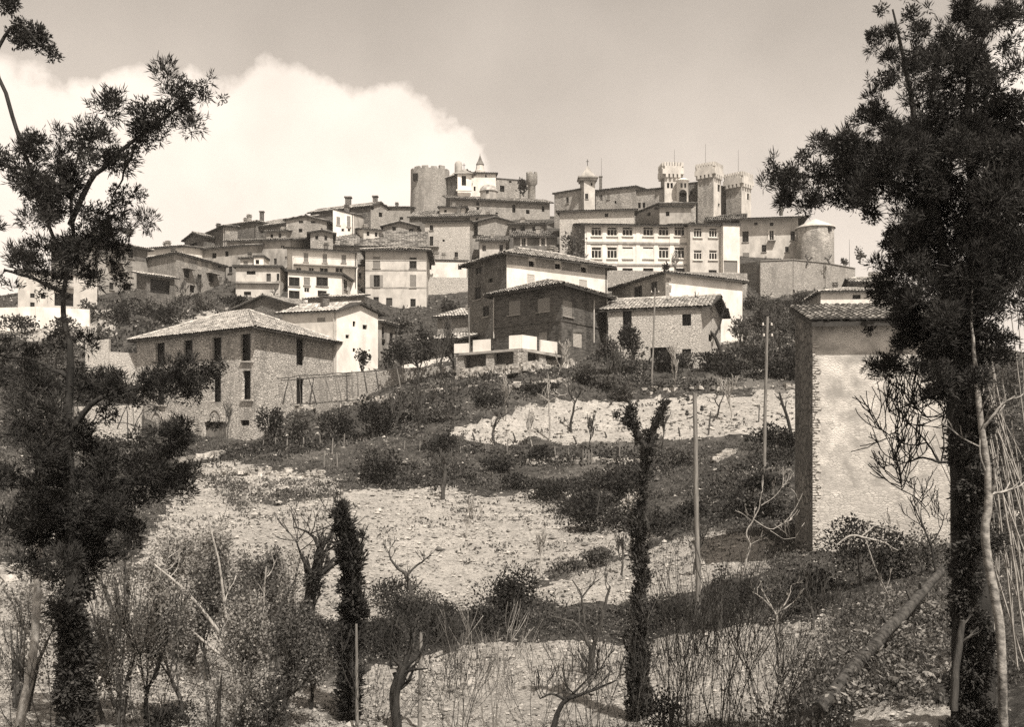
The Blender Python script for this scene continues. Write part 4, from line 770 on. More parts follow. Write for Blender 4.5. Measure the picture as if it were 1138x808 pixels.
for px, py in ((463.5, 201),):
    q = MB(); q.box((kc[0] - kr * .66, kY - kr * .765, zY(py, kY)), (.5, -.1, 0), (.1, .5, 0), (0, 0, .7)); q.build('window', M['pane'], kt)
def rect_tower(name, label, cat, Y, xl, xc, xr, ytop, ybot, m, mer=0, corb=0, mL=None, win=(), yawL=None, hm=.7):
    "a square tower standing corner-on: left face xl..xc, right face xc..xr"
    wl, wr = (xc - xl) / F_PX * Y, (xr - xc) / F_PX * Y
    th = math.atan2(wl, max(wr, .01)); s_ = math.hypot(wl, wr)          # square plan seen corner-on
    c = P(xc, ybot, Y); u1 = np.array([math.cos(th), math.sin(th), 0]); u2 = np.array([-math.sin(th), math.cos(th), 0]); zt, zb = zY(ytop, Y), zY(ybot, Y) - 4
    root = thing(name, label, cat, c); sides = {'R': (c, c + u1 * s_), 'L': (c + u2 * s_, c), 'B': (c + u1 * s_, c + (u1 + u2) * s_), 'K': (c + (u1 + u2) * s_, c + u2 * s_)}
    hol = {k: [] for k in sides}; todo = []
    for (sd, px, y0, y1, wpx, kind) in win:
        A, B = sides[sd]; d = nrm((B - A)[:2])
        def hit(qx): k = (qx - CX) / F_PX; t = (k * A[1] - A[0]) / (d[0] - k * d[1]); return t, A[1] + t * d[1]
        (sa, _), (sb, _), (_, Ym) = hit(px - wpx / 2), hit(px + wpx / 2), hit(px); s0, s1 = sorted((sa, sb)); z1, z0 = zY(y0, Ym), zY(y1, Ym)
        s0, s1 = max(.1, s0), min(s_ - .1, s1)
        if s1 - s0 > .15: hol[sd].append((s0, s1, z0, z1)); todo.append((A, B, s0, s1, z0, z1, kind))
    q = MB()
    for sd, (A, B) in sides.items(): wall_plane(A, B, zb, zt, hol[sd], q, 0 if sd in 'RB' else 1)
    cc = c + (u1 + u2) * s_ / 2; hs = s_ / 2
    q.box((cc[0], cc[1], zt - .05), u1 * hs * .98, u2 * hs * .98, (0, 0, .04))
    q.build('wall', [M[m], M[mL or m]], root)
    for a in todo: add_window(root, *a)
    up = np.array([0, 0, 1.])
    if corb:
        q = MB(); e = corb
        q.box((cc[0], cc[1], zt + .45), u1 * (hs + e), u2 * (hs + e), up * .45)
        k = max(4, int(s_ / .9))
        for sgn, (ua, ub) in ((-1, (u1, u2)), (1, (u1, u2)), (-1, (u2, u1)), (1, (u2, u1))):
            for i in range(k): q.box(np.array([cc[0], cc[1], zt - .3]) + ua * (-hs + (i + .5) * s_ / k) + ub * sgn * (hs + e * .5), ua * .22, ub * e * .5, up * .3)
        q.build('corbel_table', M[m], root)
        hs2 = hs + e; z0 = zt + .9
    else: hs2 = hs; z0 = zt
    if mer:
        q = MB()
        for sgn, (ua, ub) in ((-1, (u1, u2)), (1, (u1, u2)), (-1, (u2, u1)), (1, (u2, u1))):
            q.box(np.array([cc[0], cc[1], z0 + .25]) + ub * sgn * (hs2 - .2), ua * (hs2 - .4), ub * .2, up * .25)
            for i in range(mer): q.box(np.array([cc[0], cc[1], z0 + .5 + hm / 2]) + ua * (-hs2 + .45 + i * (2 * hs2 - .9) / (mer - 1)) + ub * sgn * (hs2 - .2), ua * (hs2 - .45) / (mer - 1) * .62, ub * .2, up * hm / 2)
        q.build('battlement', M[m], root)
    return root, cc, hs, z0
def pyramid(root, cc, hs, z, hgt, m, over=.5, u=None, name='roof', fl=0):
    q = MB(); a = hs + over; V = [(cc[0] - a, cc[1] - a, z), (cc[0] + a, cc[1] - a, z), (cc[0] + a, cc[1] + a, z), (cc[0] - a, cc[1] + a, z)]
    b = a * .55; V += [(cc[0] - b, cc[1] - b, z + hgt * .42), (cc[0] + b, cc[1] - b, z + hgt * .42), (cc[0] + b, cc[1] + b, z + hgt * .42), (cc[0] - b, cc[1] + b, z + hgt * .42), (cc[0], cc[1], z + hgt)]
    q.add(V, [(0, 1, 5, 4), (1, 2, 6, 5), (2, 3, 7, 6), (3, 0, 4, 7), (4, 5, 8), (5, 6, 8), (6, 7, 8), (7, 4, 8), (3, 2, 1, 0)])
    o = q.build(name, M[m], root); f = MB(); f.tube([(cc[0], cc[1], z + hgt - .2), (cc[0], cc[1], z + hgt + 1.1)], .06, 5); f.tube([(cc[0] - .3, cc[1], z + hgt + .7), (cc[0] + .3, cc[1], z + hgt + .7)], .05, 5); f.build('finial', M['iron'], o); return o
# church on the castle hill
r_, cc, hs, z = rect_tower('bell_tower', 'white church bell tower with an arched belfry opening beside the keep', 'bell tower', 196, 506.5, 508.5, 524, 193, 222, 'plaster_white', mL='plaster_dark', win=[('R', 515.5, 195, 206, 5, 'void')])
pyramid(r_, cc, hs, z, 1.4, 'tile_dark', .5)
q = MB(); a_ = P(515.5, 211.5, 195.6); q.box(a_, (1.5, .2, 0), (0, .3, 0), (0, 0, .12)); q.build('cornice', M['white'], r_)
house('church', 'church nave with dark sloping roof behind the white belfry', 'church', 200, (510, 193), (497, 197), (526, 193), 225, roof='gable2', rise=.5, mR='plaster_white', mL='stone_dark', tile='tile_dark', over=.4)
th_ = thing('water_tank', 'small domed drum on top of the church roof left of the spire', 'tank', P(509.5, 187, 204)); q = MB(); cw = P(509.5, 187, 204); lathe(q, cw[:2], [(.78, zY(192, 204)), (.78, zY(182, 204)), (.6, zY(180, 204)), (.2, zY(178.6, 204))], 16); q.build('drum', M['plaster_grey'], th_)
h = house('church_block', 'white church block with a thin dark eave below the spire', 'church', 203, (526, 192), None, (551, 192.5), 220, roof='shedK', rise=.12, mR='plaster_white', mL='plaster_white', dp=7, tile='tile_dark', over=.45, win=[('R', 527, 207, 212, 3, 'void'), ('R', 540, 194, 197, 2, 'void')])
st_ = thing('spire', 'slender pointed spire on a white lantern above the church', 'spire', P(533.5, 191, 207)); cs = P(533.5, 191, 207)
q = MB(); lathe(q, cs[:2], [(1.15, zY(193, 207)), (1.15, zY(190, 207)), (.95, zY(189, 207)), (.8, zY(185, 207)), (.7, zY(182.5, 207))], 8); q.build('lantern', M['plaster_pale'], st_)
q = MB(); lathe(q, cs[:2], [(.9, zY(183, 207)), (.4, zY(178, 207)), (.05, zY(172, 207))], 8); q.tube([cs + [0, 0, zY(173.5, 207) - cs[2]], cs + [0, 0, zY(170.5, 207) - cs[2]]], .05, 5); q.build('needle', M['plaster_dark'], st_)
ap = thing('apse', 'rounded apse with a half-domed tile roof below the church block', 'apse', P(543, 218, 195)); ca = P(543, 218, 195); q = MB(); lathe(q, ca[:2], [(1.65, zY(224, 195)), (1.65, zY(213, 195))], 20); q.build('wall', M['plaster_grey'], ap)
q = MB(); lathe(q, ca[:2], [(1.85, zY(213.2, 195)), (1.7, zY(210, 195)), (1.2, zY(207, 195)), (.5, zY(205.4, 195)), (.05, zY(205, 195))], 20); q.build('roof', M['tile'], ap)
q = MB(); q.box((ca[0] - .2, ca[1] - 1.66, zY(215, 195)), (.25, 0, 0), (0, .04, 0), (0, 0, .3)); q.build('window', M['pane'], ap)
house('castle_range', 'ruined castle wall with a window hole behind the dark conifer', 'castle', 206, (551, 199), None, (590, 202), 226, roof='flat', mR='stone_castle', dp=3, tile='stone_castle', over=.05, win=[('R', 558, 206, 213, 5, 'void'), ('R', 567, 200, 203, 3, 'void')])
tq = thing('castle_turret', 'corbelled round turret on a slim pier at the castle wall end', 'turret', P(591, 215, 204)); cq = P(591, 215, 204); q = MB(); lathe(q, cq[:2], [(.75, zY(222, 204)), (.75, zY(206.5, 204)), (1.15, zY(204, 204)), (1.15, zY(194, 204))], 18); q.build('wall', M['stone_castle'], tq)
q = MB(); merlons_round(q, cq[:2], 1.15, zY(194, 204), .4, 6, .6, .3); q.build('battlement', M['stone_castle'], tq)
h = house('castle_range', 'long low castle range with a bright roof edge and scattered small windows', 'castle', 190, (500, 220), None, (611, 225), 250, roof='shedK', rise=.3, mR='stone_castle', mL='stone_dark', dp=6, tile='tile', over=.7, tw=.42, tc=.7,
      win=[('R', 571, 227.5, 236, 3.5, 'void'), ('R', 586.5, 233, 237.5, 4, 'void'), ('R', 603.5, 229, 235, 3, 'void'), ('R', 531, 224, 229, 3.5, 'dark'), ('R', 531, 230.5, 234, 3, 'void'), ('R', 552, 236, 239, 3, 'void')])
house('stone_house', 'plain castle side house with one window left of the pyramid roofed bell tower', 'house', 183, (616, 215), None, (646, 210), 245, roof='shedK', rise=.1, mR='stone_castle', mL='stone_mid', dp=9, tile='tile_dark', over=.3, win=[('R', 630.5, 219, 226, 3, 'dark')])
r_, cc, hs, z = rect_tower('bell_tower', 'slim square bell tower with pyramid roof and cornice in the town centre', 'bell tower', 178, 645.5, 649, 661.5, 200, 232, 'plaster_pale', mL='plaster_grey', win=[('R', 652, 215, 221, 3.5, 'dark'), ('R', 657.5, 203, 206, 2, 'void')])
q = MB(); q.box((cc[0], cc[1], z + .2), (hs + .5, 0, 0), (0, hs + .5, 0), (0, 0, .22)); q.box((cc[0], cc[1], z + .55), (hs + .75, 0, 0), (0, hs + .75, 0), (0, 0, .14)); q.build('cornice', M['plaster_grey'], r_); pyramid(r_, cc, hs, z + .7, 2.3, 'plaster_grey', .3)
house('stone_house', 'stone house with raking roof and two windows right of the slim bell tower', 'house', 182, (662, 212), None, (706, 207), 245, roof='shedK', rise=.12, mR='stone_castle', dp=9, tile='tile_dark', over=.35, win=[('R', 667.5, 216, 223, 4, 'frame'), ('R', 676, 214.5, 221.5, 3, 'closed'), ('R', 684, 223, 226, 2, 'void')], chim=[(667.5, 197, 207, 3, 188)])
house('stone_house', 'stone house with a twin arched window left of the first battlemented tower', 'house', 180, (696, 213), None, (737, 209), 245, roof='shedK', rise=.12, mR='stone_castle', dp=8, tile='tile_dark', over=.35, win=[('R', 710.5, 225, 231, 3, 'void'), ('R', 715.5, 225, 231, 3, 'void')])
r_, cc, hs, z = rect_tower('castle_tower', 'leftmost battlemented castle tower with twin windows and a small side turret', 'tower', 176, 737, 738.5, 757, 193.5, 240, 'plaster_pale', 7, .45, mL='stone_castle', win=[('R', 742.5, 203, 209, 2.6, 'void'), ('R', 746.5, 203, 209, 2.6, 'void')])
q = MB(); ct = P(758.5, 205, 175.2); lathe(q, ct[:2], [(1.05, zY(245, 175)), (1.05, zY(201.5, 175)), (1.3, zY(200.5, 175)), (.7, zY(198.5, 175)), (.1, zY(197.5, 175))], 16); q.build('turret', M['plaster_white'], r_)
q = MB(); q.box((ct[0] - .1, ct[1] - 1.05, zY(221, 175)), (.65, 0, 0), (0, .1, 0), (0, 0, .85)); q.tube([(ct[0] - .1, ct[1] - 1.15, zY(216, 175)), (ct[0] - .1, ct[1] - .95, zY(216, 175))], .65, 16); q.build('archway', M['pane'], r_)
for dx in (-.35, .3):
    q = MB(); q.box((ct[0] + dx, ct[1] - 1.0, zY(207, 175)), (.16, 0, 0), (0, .1, 0), (0, 0, .38)); q.build('window', M['pane'], r_)
def mast(label, px, y0, y1, Y):
    q = MB(); q.tube([P(px, y1, Y), P(px, y0, Y)], [.04, .02], 5); tag(q.build('mast', M['iron'], None, P(px, y1, Y)), label, 'mast')
mast('thin mast rising from the leftmost battlemented tower', 749.5, 166, 192, 178); mast('thin mast rising from the middle battlemented tower', 784, 160, 196, 178); mast('thin mast rising from the rightmost battlemented tower', 820.5, 166, 202, 180); mast('thin mast beside the round turret roof at right', 944, 266, 296, 158); mast('thin mast behind the slim pyramid roofed bell tower', 668.3, 175, 200, 189)
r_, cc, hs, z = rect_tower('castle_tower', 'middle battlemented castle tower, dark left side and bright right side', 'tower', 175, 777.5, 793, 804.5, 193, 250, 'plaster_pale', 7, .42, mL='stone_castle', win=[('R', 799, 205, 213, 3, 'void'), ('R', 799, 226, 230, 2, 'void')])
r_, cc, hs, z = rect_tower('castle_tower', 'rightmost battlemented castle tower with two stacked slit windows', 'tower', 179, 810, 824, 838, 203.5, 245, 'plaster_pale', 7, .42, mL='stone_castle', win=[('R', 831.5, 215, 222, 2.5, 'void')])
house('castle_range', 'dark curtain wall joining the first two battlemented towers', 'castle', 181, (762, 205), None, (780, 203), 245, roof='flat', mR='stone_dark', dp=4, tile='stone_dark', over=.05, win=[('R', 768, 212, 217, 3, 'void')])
house('castle_range', 'dark linking wall between the middle and right battlemented towers', 'castle', 183, (800, 207), None, (816, 207), 245, roof='shedK', rise=.2, mR='plaster_dark', dp=4, tile='tile_dark', over=.3, win=[('R', 809, 213, 222, 4, 'void')])
# round turret on the terrace at right
tY = 158; ct = P(906, 293, tY); rt = thing('round_turret', 'round tower with pale conical cap on the walled terrace at right', 'turret', ct); rr = 20 / F_PX * tY
q = MB(); lathe(q, ct[:2], [(rr * 1.03, zY(310, tY)), (rr, zY(280, tY)), (rr, zY(254, tY))], 40); q.build('wall', patch_plaster(M['stone_castle'], 'turret_rubble', .30, .5, 25, 34, .5), rt)
q = MB(); lathe(q, ct[:2], [(rr + .25, zY(254.5, tY)), (rr + .25, zY(253.2, tY)), (rr * .55, zY(248, tY)), (rr * .12, zY(244, tY)), (.03, zY(243, tY))], 40); q.build('roof', M['plaster_pale'], rt)
an = -1.15; q = MB(); q.box((ct[0] + .5 * rr, ct[1] - .86 * rr, zY(258, tY)), (.28, .1, 0), (-.1, .2, 0), (0, 0, .35)); q.build('window', M['pane'], rt)

# ---- free standing walls
px_wall('retaining_wall', 'long curved stone retaining wall under the round turret terrace', 'wall', [(844, 291, 148), (880, 289.5, 148.5), (915, 293, 150), (948, 299, 154)], [338, 338, 338, 338], .8, 'stone_mid', foot=4, cap='plaster_grey')
px_wall('retaining_wall', 'shaded return wall left of the curved terrace wall', 'wall', [(824, 293.5, 152), (844, 290.5, 148.3)], [310, 310], .6, 'stone_dark', foot=3)  # return wall's shade is put into a darker stone than the terrace wall
px_wall('retaining_wall', 'white topped grey garden wall between white gabled house and shed', 'wall', [(446, 406.5, 95), (500, 396, 95)], [420, 418], .35, 'plaster_white')['label'] = 'white plastered garden wall left of the terrace with parapet panels'
px_wall('retaining_wall', 'grey stone wall running right from the vine trellis', 'wall', [(352, 419, 90), (420, 411, 89), (447, 409.5, 88.5), (500, 407, 88)], [449, 437, 428, 421], .5, 'stone_mid')
px_wall('retaining_wall', 'rough stone wall in sun below the low white house in town centre', 'wall', [(474, 308, 152), (522, 309, 152)], [333, 333], .6, 'stone_pale')
px_wall('retaining_wall', 'stone wall below the school facade', 'wall', [(672, 300.5, 140), (830, 304, 140)], [345, 345], .6, 'stone_mid')
px_wall('retaining_wall', 'bright low boundary wall in front of the white loggia house', 'wall', [(-30, 343, 116), (40, 341, 116), (100, 344, 117)], [354, 354, 354], .4, 'plaster_white')
px_wall('garden_wall', 'pale broken wall stub left of the big rubble barn', 'wall', [(96, 379, 98), (122, 377, 98)], [405, 405], .5, 'stone_pale')
px_wall('garden_wall', 'low pale wall running from the wall stub to the big barn', 'wall', [(122, 391, 98), (160, 393, 98.5)], [410, 412], .4, 'stone_pale')
px_wall('garden_wall', 'sunlit rubble wall of the yard left of the big barn', 'wall', [(84, 452, 86), (156, 450, 90.5)], [490, 490], .5, 'stone_pale')
# ------------------------------------------------------------------ vegetation builders
def rdir(n, rg): v = rg.normal(size=(n, 3)); return v / np.linalg.norm(v, axis=1)[:, None]
def leaves(mb, C, D, Ln, Wd, rg, a=.5, m=0):
    "diamond shaped leaves at C pointing along D"
    n = len(C); D = D / (np.linalg.norm(D, axis=1)[:, None] + 1e-9); S = np.cross(D, rdir(n, rg)); S /= np.linalg.norm(S, axis=1)[:, None] + 1e-9
    Ln = np.broadcast_to(Ln, n)[:, None]; Wd = np.broadcast_to(Wd, n)[:, None]
    V = np.stack([C, C + D * Ln * .45 + S * Wd, C + D * Ln, C + D * Ln * .45 - S * Wd], 1).reshape(-1, 3)
    mb.add(V, np.arange(4 * n).reshape(-1, 4), m, a)
def blob_foliage(mb, blobs, Y, rg, dens=.33, lp=(5, 11), wp=1.15, up=.5, k=5, dj=.6):
    "cypress like sprays filling blobs given as (px, py, radius px [, depth shift m])"
    u = Y / F_PX
    for b in blobs:
        px, py, r = b[:3]; c = P(px, py, Y) + np.array([0, (b[3] if len(b) > 3 else rg.normal(0, dj)), 0]); R = r * u
        n = max(6, int(r * r * dens)); off = rdir(n, rg) * (rg.random((n, 1)) ** .45) * R; off[:, 1] *= 1.1
        C = c + off; d0 = off / R * .9 + np.array([0, 0, up]) + rg.normal(0, .35, (n, 3))
        CC = np.repeat(C, k, 0); DD = np.repeat(d0, k, 0); DD = DD / (np.linalg.norm(DD, axis=1)[:, None] + 1e-9) + rg.normal(0, .42, (n * k, 3))
        CC = CC + rg.normal(0, 1.6 * u, CC.shape)
        leaves(mb, CC, DD, rg.uniform(lp[0], lp[1], n * k) * u, rg.uniform(.7, 1.3, n * k) * wp * u, rg)
def limb(mb, pts, Y, n=6, wob=0.0, rg=RNG, m=0):
    "a limb through (px, py, radius px[, depth shift]) points, smoothed"
    u = Y / F_PX; A = np.array([[*P(p[0], p[1], Y + (p[3] if len(p) > 3 else 0)), p[2] * u] for p in pts])
    t = np.arange(len(A)); tt = np.linspace(0, len(A) - 1, (len(A) - 1) * 4 + 1)
    B = np.stack([np.interp(tt, t, A[:, i]) for i in range(4)], -1)
    for _ in range(2): B[1:-1] = (B[:-2] + 2 * B[1:-1] + B[2:]) / 4
    if wob: B[1:-1, :3] += rg.normal(0, wob * u, (len(B) - 2, 3))
    mb.tube(B[:, :3], B[:, 3], n, m); return B
def grow(mb, p, d, L, r, lvl, rg, up=.15, spread=.7, kids=3, crook=.22, tips=None, minr=.006):
    k = 4 if lvl else 3; pts = [np.array(p, float)]; d = nrm(d); q = pts[0]
    for i in range(k):
        d = nrm(d + rg.normal(0, crook, 3) + np.array([0, 0, up * .5])); q = q + d * L / k; pts.append(q)
    rr = np.linspace(r, max(minr, r * (.55 if lvl else .4)), k + 1); mb.tube(pts, rr, 6 if r > .04 else (4 if r > .015 else 3), cap=False)
    if tips is not None: tips.append((pts[-1], d)); 
    if lvl:
        for j in range(kids):
            f = rg.uniform(.45, 1.0); i = min(k - 1, int(f * k)); b = pts[i] + (pts[i + 1] - pts[i]) * (f * k - i)
            nd = nrm(nrm(pts[i + 1] - pts[i]) + rdir(1, rg)[0] * spread + np.array([0, 0, up]))
            grow(mb, b, nd, L * rg.uniform(.5, .8), max(minr, r * rg.uniform(.4, .6)), lvl - 1, rg, up, spread, kids, crook, tips, minr)
        grow(mb, pts[-1], d, L * .65, max(minr, r * .55), lvl - 1, rg, up, spread, kids, crook, tips, minr)
SEED = [100]
def rng(): SEED[0] += 1; return np.random.default_rng(SEED[0])
def bare_tree(name, label, cat, px, py, hpx, r=.08, lvl=3, spread=.7, kids=3, up=.25, lean=(0, 0), bark='bark', group=None, leaf=None, nleaf=0, leaf_px=3, Y=None, trunk=.4, crook=.2):
    rg = rng(); p = G(px, py) if Y is None else P(px, py, Y); p = p - np.array([0, 0, .15]); H = hpx / F_PX * p[1]
    t = thing(name, label, cat, p, group); mb = MB(); tips = []
    grow(mb, p, np.array([lean[0], lean[1], 1.0]), H * trunk, r, lvl, rg, up, spread, kids, crook, tips, .004 + .00022 * p[1])
    mb.build('trunk', M[bark], t)
    if leaf and nleaf:
        lm = MB(); T = np.array([q for q, _ in tips]); D = np.array([q for _, q in tips]); i = rg.integers(0, len(T), nleaf); u = p[1] / F_PX
        leaves(lm, T[i] - D[i] * rg.uniform(0, H * .16, (nleaf, 1)) + rg.normal(0, H * .03, (nleaf, 3)), rdir(nleaf, rg) + np.array([0, 0, .4]), rg.uniform(.7, 1.3, nleaf) * leaf_px * u, rg.uniform(.3, .5, nleaf) * leaf_px * u, rg)
        lm.build('foliage', M[leaf], t)
    return t
def bush(name, label, cat, px, py, wpx, hpx, leaf='leaf_dark', n=900, leaf_px=3.2, group=None, lumps=7, flat=.6, stems=3, Y=None, hole=.35):
    rg = rng(); p = G(px, py) if Y is None else P(px, py, Y); u = p[1] / F_PX; Wd, H = wpx * u / 2, hpx * u
    t = thing(name, label, cat, p, group); mb = MB(); w = rg.dirichlet(np.ones(lumps) * 4)
    for j in range(lumps):
        a = rg.random() * 6.28; rr = rg.random() ** .5 * .62; c = p + np.array([math.cos(a) * rr * Wd, math.sin(a) * rr * Wd * flat, H * rg.uniform(.28, .72)])
        s = np.array([Wd * rg.uniform(.35, .6), Wd * flat * rg.uniform(.4, .6), H * rg.uniform(.22, .38)]); k = max(10, int(n * w[j]))
        o = rdir(k, rg) * (hole + (1 - hole) * rg.random((k, 1)) ** .6) * s; C = c + o; C[:, 2] = np.maximum(C[:, 2], p[2] - .1)
        leaves(mb, C, o / s + np.array([0, 0, .5]) + rg.normal(0, .6, (k, 3)), rg.uniform(.6, 1.4, k) * leaf_px * u, rg.uniform(.28, .5, k) * leaf_px * u, rg)
    mb.build('foliage', M[leaf], t)
    if stems:
        sm = MB()
        for j in range(stems): a = rg.normal(0, .35, 2); sm.tube([p + [a[0] * Wd * .2, 0, -.2], p + [a[0] * Wd * .7, a[1] * Wd * .5, H * .45], p + [a[0] * Wd * 1.3, a[1] * Wd, H * .8]], [.025 * H + .01, .015 * H + .008, .006], 5)
        sm.build('stem', M['bark'], t)
    return t

# ------------------------------------------------------------------ ground cover (stuff nobody could count)
SCRUB = [([(390, 500), (470, 490), (600, 505), (720, 500), (770, 512), (700, 548), (640, 548), (560, 543), (440, 545), (395, 530)], 'd', 1.0),
         ([(600, 560), (640, 545), (690, 535), (725, 556), (700, 588), (640, 590)], 'd', 1.2),
         ([(745, 585), (790, 540), (850, 505), (900, 520), (905, 612), (862, 604), (836, 586), (790, 588), (735, 598)], 'd', 1.1),
         ([(530, 705), (540, 650), (600, 660), (620, 694), (690, 688), (770, 680), (850, 655), (890, 630), (925, 655), (925, 682), (780, 700), (690, 710), (560, 712)], 'd', 1.3),
         ([(400, 695), (430, 672), (530, 682), (530, 714), (420, 738)], 'd', 1.3), ([(300, 700), (400, 690), (400, 745), (330, 770), (290, 760)], 'm', .8),
         ([(640, 438), (650, 392), (700, 385), (882, 392), (885, 430), (760, 435), (700, 442)], 'd', 1.2),
         ([(480, 424), (600, 414), (660, 415), (640, 440), (560, 460), (490, 475), (430, 475), (420, 450)], 'd', 1.1),
         ([(600, 640), (700, 600), (740, 600), (640, 642)], 'm', .6), ([(765, 584), (880, 590), (905, 612), (868, 630), (850, 606), (800, 596), (760, 604)], 'm', 1), ([(850, 830), (900, 720), (940, 684), (1060, 640), (1060, 780), (940, 788), (900, 830)], 'm', 1.0),
         ([(290, 494), (420, 472), (500, 480), (505, 500), (400, 512), (230, 514)], 'd', .9), ([(110, 338), (170, 332), (250, 332), (310, 337), (250, 350), (170, 365), (150, 400), (110, 400)], 'd', 1.2),
         ([(0, 372), (110, 390), (105, 440), (80, 500), (0, 500)], 'd', 1.2), ([(1060, 430), (1200, 400), (1200, 640), (1060, 640)], 'd', 1.0), ([(215, 530), (290, 536), (380, 535), (380, 556), (285, 560), (270, 575)], 'm', .6),
         ([(60, 500), (200, 500), (210, 520), (150, 590), (0, 620), (0, 510)], 'm', .7), ([(860, 335), (960, 335), (960, 380), (890, 392), (830, 390)], 'd', 1.1)]
def scatter():
    rg = np.random.default_rng(77); N = 60000
    px = rg.uniform(-80, 1220, N); Y = np.exp(rg.uniform(math.log(12), math.log(150), N)); r = g_row(px, Y)
    x = (px - CX) / F_PX * Y; z = (HZ - r) / F_PX * Y; p = np.stack([x, Y, z], -1); u = Y / F_PX
    soil = np.zeros(N, bool)
    for poly in SOIL: soil |= in_poly(px, r, poly)
    kind = np.zeros(N, int)                                           # 0 turf, 1 dark scrub, 2 mid scrub
    dens = np.zeros(N)
    for poly, k, d in SCRUB:
        i = in_poly(px + rg.normal(0, 4, N), r + rg.normal(0, 2, N), poly); kind[i] = 1 if k == 'd' else 2; dens[i] = d
    rough = np.array([mnoise.noise(Vector(q * .22)) for q in p])
    def tufts(idx, per, hgt, wid, name, mname, upb):
        i = np.repeat(idx, per); n = len(i); s = np.repeat(rg.uniform(.5, 1.5, len(idx)), per)
        C = p[i] + rg.normal(0, 1, (n, 3)) * np.stack([s * hgt * .7, s * hgt * .7, s * 0], -1); C[:, 2] += rg.random(n) ** 1.3 * s * hgt * .8 - .03
        D = rg.normal(0, .7, (n, 3)) + np.array([0, 0, upb]); ln = np.clip(2.6 * u[i], .05, .5) * rg.uniform(.7, 1.6, n)
        mb = MB(); leaves(mb, C, D, ln, ln * wid * rg.uniform(.7, 1.4, n), rg); o = mb.build(name, M[mname]); o['kind'] = 'stuff'
    tufts(np.nonzero((kind == 1) & (rough > -.2) & (rg.random(N) < .75))[0], 14, .55, .32, 'bank_scrub', 'leaf_dark', .7)
    tufts(np.nonzero((kind == 2) & (rg.random(N) < .7))[0], 11, .3, .3, 'weeds', 'leaf_mid', .8)
    tufts(np.nonzero((kind == 0) & ~soil & (rg.random(N) < .5))[0], 8, .28, .18, 'grass', 'leaf_mid', 1.3)
    tufts(np.nonzero((kind > 0) & (rough < .35) & (rg.random(N) < .42))[0], 8, .38, .13, 'dry_stalks', 'leaf_pale', 1.2)
    tufts(np.nonzero(soil & (rough > .0) & (rg.random(N) < .42))[0], 6, .12, .25, 'field_weeds', 'leaf_mid', .8)
    # clods and stones on the worked ground
    oc = np.array([(1, 0, 0), (0, 1, 0), (-1, 0, 0), (0, -1, 0), (0, 0, 1), (0, 0, -1.)]); of = np.array([(0, 1, 4), (1, 2, 4), (2, 3, 4), (3, 0, 4), (1, 0, 5), (2, 1, 5), (3, 2, 5), (0, 3, 5)])
    i = np.nonzero((soil & (rg.random(N) < .8)) | (~soil & (rg.random(N) < .13)))[0]; i = np.repeat(i, 2); n = len(i); s = np.clip(u[i] * rg.gamma(2.2, .55, n), .02, .22)
    C = p[i] + rg.normal(0, .6, (n, 3)) * [1, 1, 0]; C[:, 2] = gz(C[:, 0], C[:, 1]) + s * .25
    V = (oc[None] * s[:, None, None] * rg.uniform(.55, 1.25, (n, 6, 1)) * [1, 1, .65] + C[:, None]).reshape(-1, 3)
    mb = MB(); mb.add(V, (of[None] + np.arange(n)[:, None, None] * 6).reshape(-1, 3), 0, np.repeat(rg.random(n), 6)); o = mb.build('clods_and_stones', M['clod']); o['kind'] = 'stuff'
M['bark_log'] = mat('log_bark', .02, .095, 5, (2, 2, 1), bump=.03, stain=.3)
M['bark_mottled'] = mat('mottled_bark', .08, .40, 9, (1, 1, 1.6), bump=.015, stain=.6)
M['clod'] = mat('clod', .10, .42, 3, tint=.8)
scatter()

# rubble banks: dry stone walls of tumbled pale blocks
def rubble(name, label, pts, hpx, n, size=(.16, .42), group=None, m='rock'):
    rg = rng(); A = [G(*q) for q in pts]; seg = np.array([np.linalg.norm(A[i + 1] - A[i]) for i in range(len(A) - 1)]); cs = np.concatenate([[0], np.cumsum(seg)])
    mb = MB(); oc = np.array([(a, b, c) for a in (-1, 1) for b in (-1, 1) for c in (-1, 1)], float); fc = [(0, 1, 3, 2), (4, 6, 7, 5), (0, 4, 5, 1), (2, 3, 7, 6), (0, 2, 6, 4), (1, 5, 7, 3)]
    for k in range(n):
        t = rg.random() * cs[-1]; i = min(len(seg) - 1, int(np.searchsorted(cs, t, 'right') - 1)); c = A[i] + (A[i + 1] - A[i]) * (t - cs[i]) / seg[i]
        h = hpx / F_PX * c[1]; f = rg.random(); c = c + np.array([0, f * .5 + rg.normal(0, .2), f * h]); s = rg.uniform(*size)
        q = oc * np.array([s, s * .8, s * .6]) * .5 * rg.uniform(.7, 1.2, (8, 1)); an = rg.random() * 6.28; R = np.array([[math.cos(an), -math.sin(an), 0], [math.sin(an), math.cos(an), 0], [0, 0, 1]])
        mb.add(c + q @ R.T + rg.normal(0, .02, (8, 3)), fc, 0, rg.random())
    o = mb.build(name, M[m], None, A[0]); tag(o, label, 'stone wall', group); return o
rubble('rubble_wall', 'bright bank of tumbled pale stones below the terrace of the brick house', [(507, 421), (540, 418), (580, 413), (612, 409), (636, 408)], 9, 520, (.25, .65))
rubble('rubble_wall', 'thin line of pale stones under the upper scrub left of the middle field', [(470, 436), (510, 434), (560, 430), (600, 426), (660, 420)], 2, 90, (.3, .7))
rubble('rubble_wall', 'low dry stone wall beside the little picket gate', [(586, 517), (615, 514), (645, 515), (690, 516), (720, 517)], 5, 110, (.2, .45))
rubble('rubble_heap', 'heap of pale rubble left of the white boulder in the middle field', [(590, 556), (612, 552), (632, 560)], 8, 70, (.2, .55))
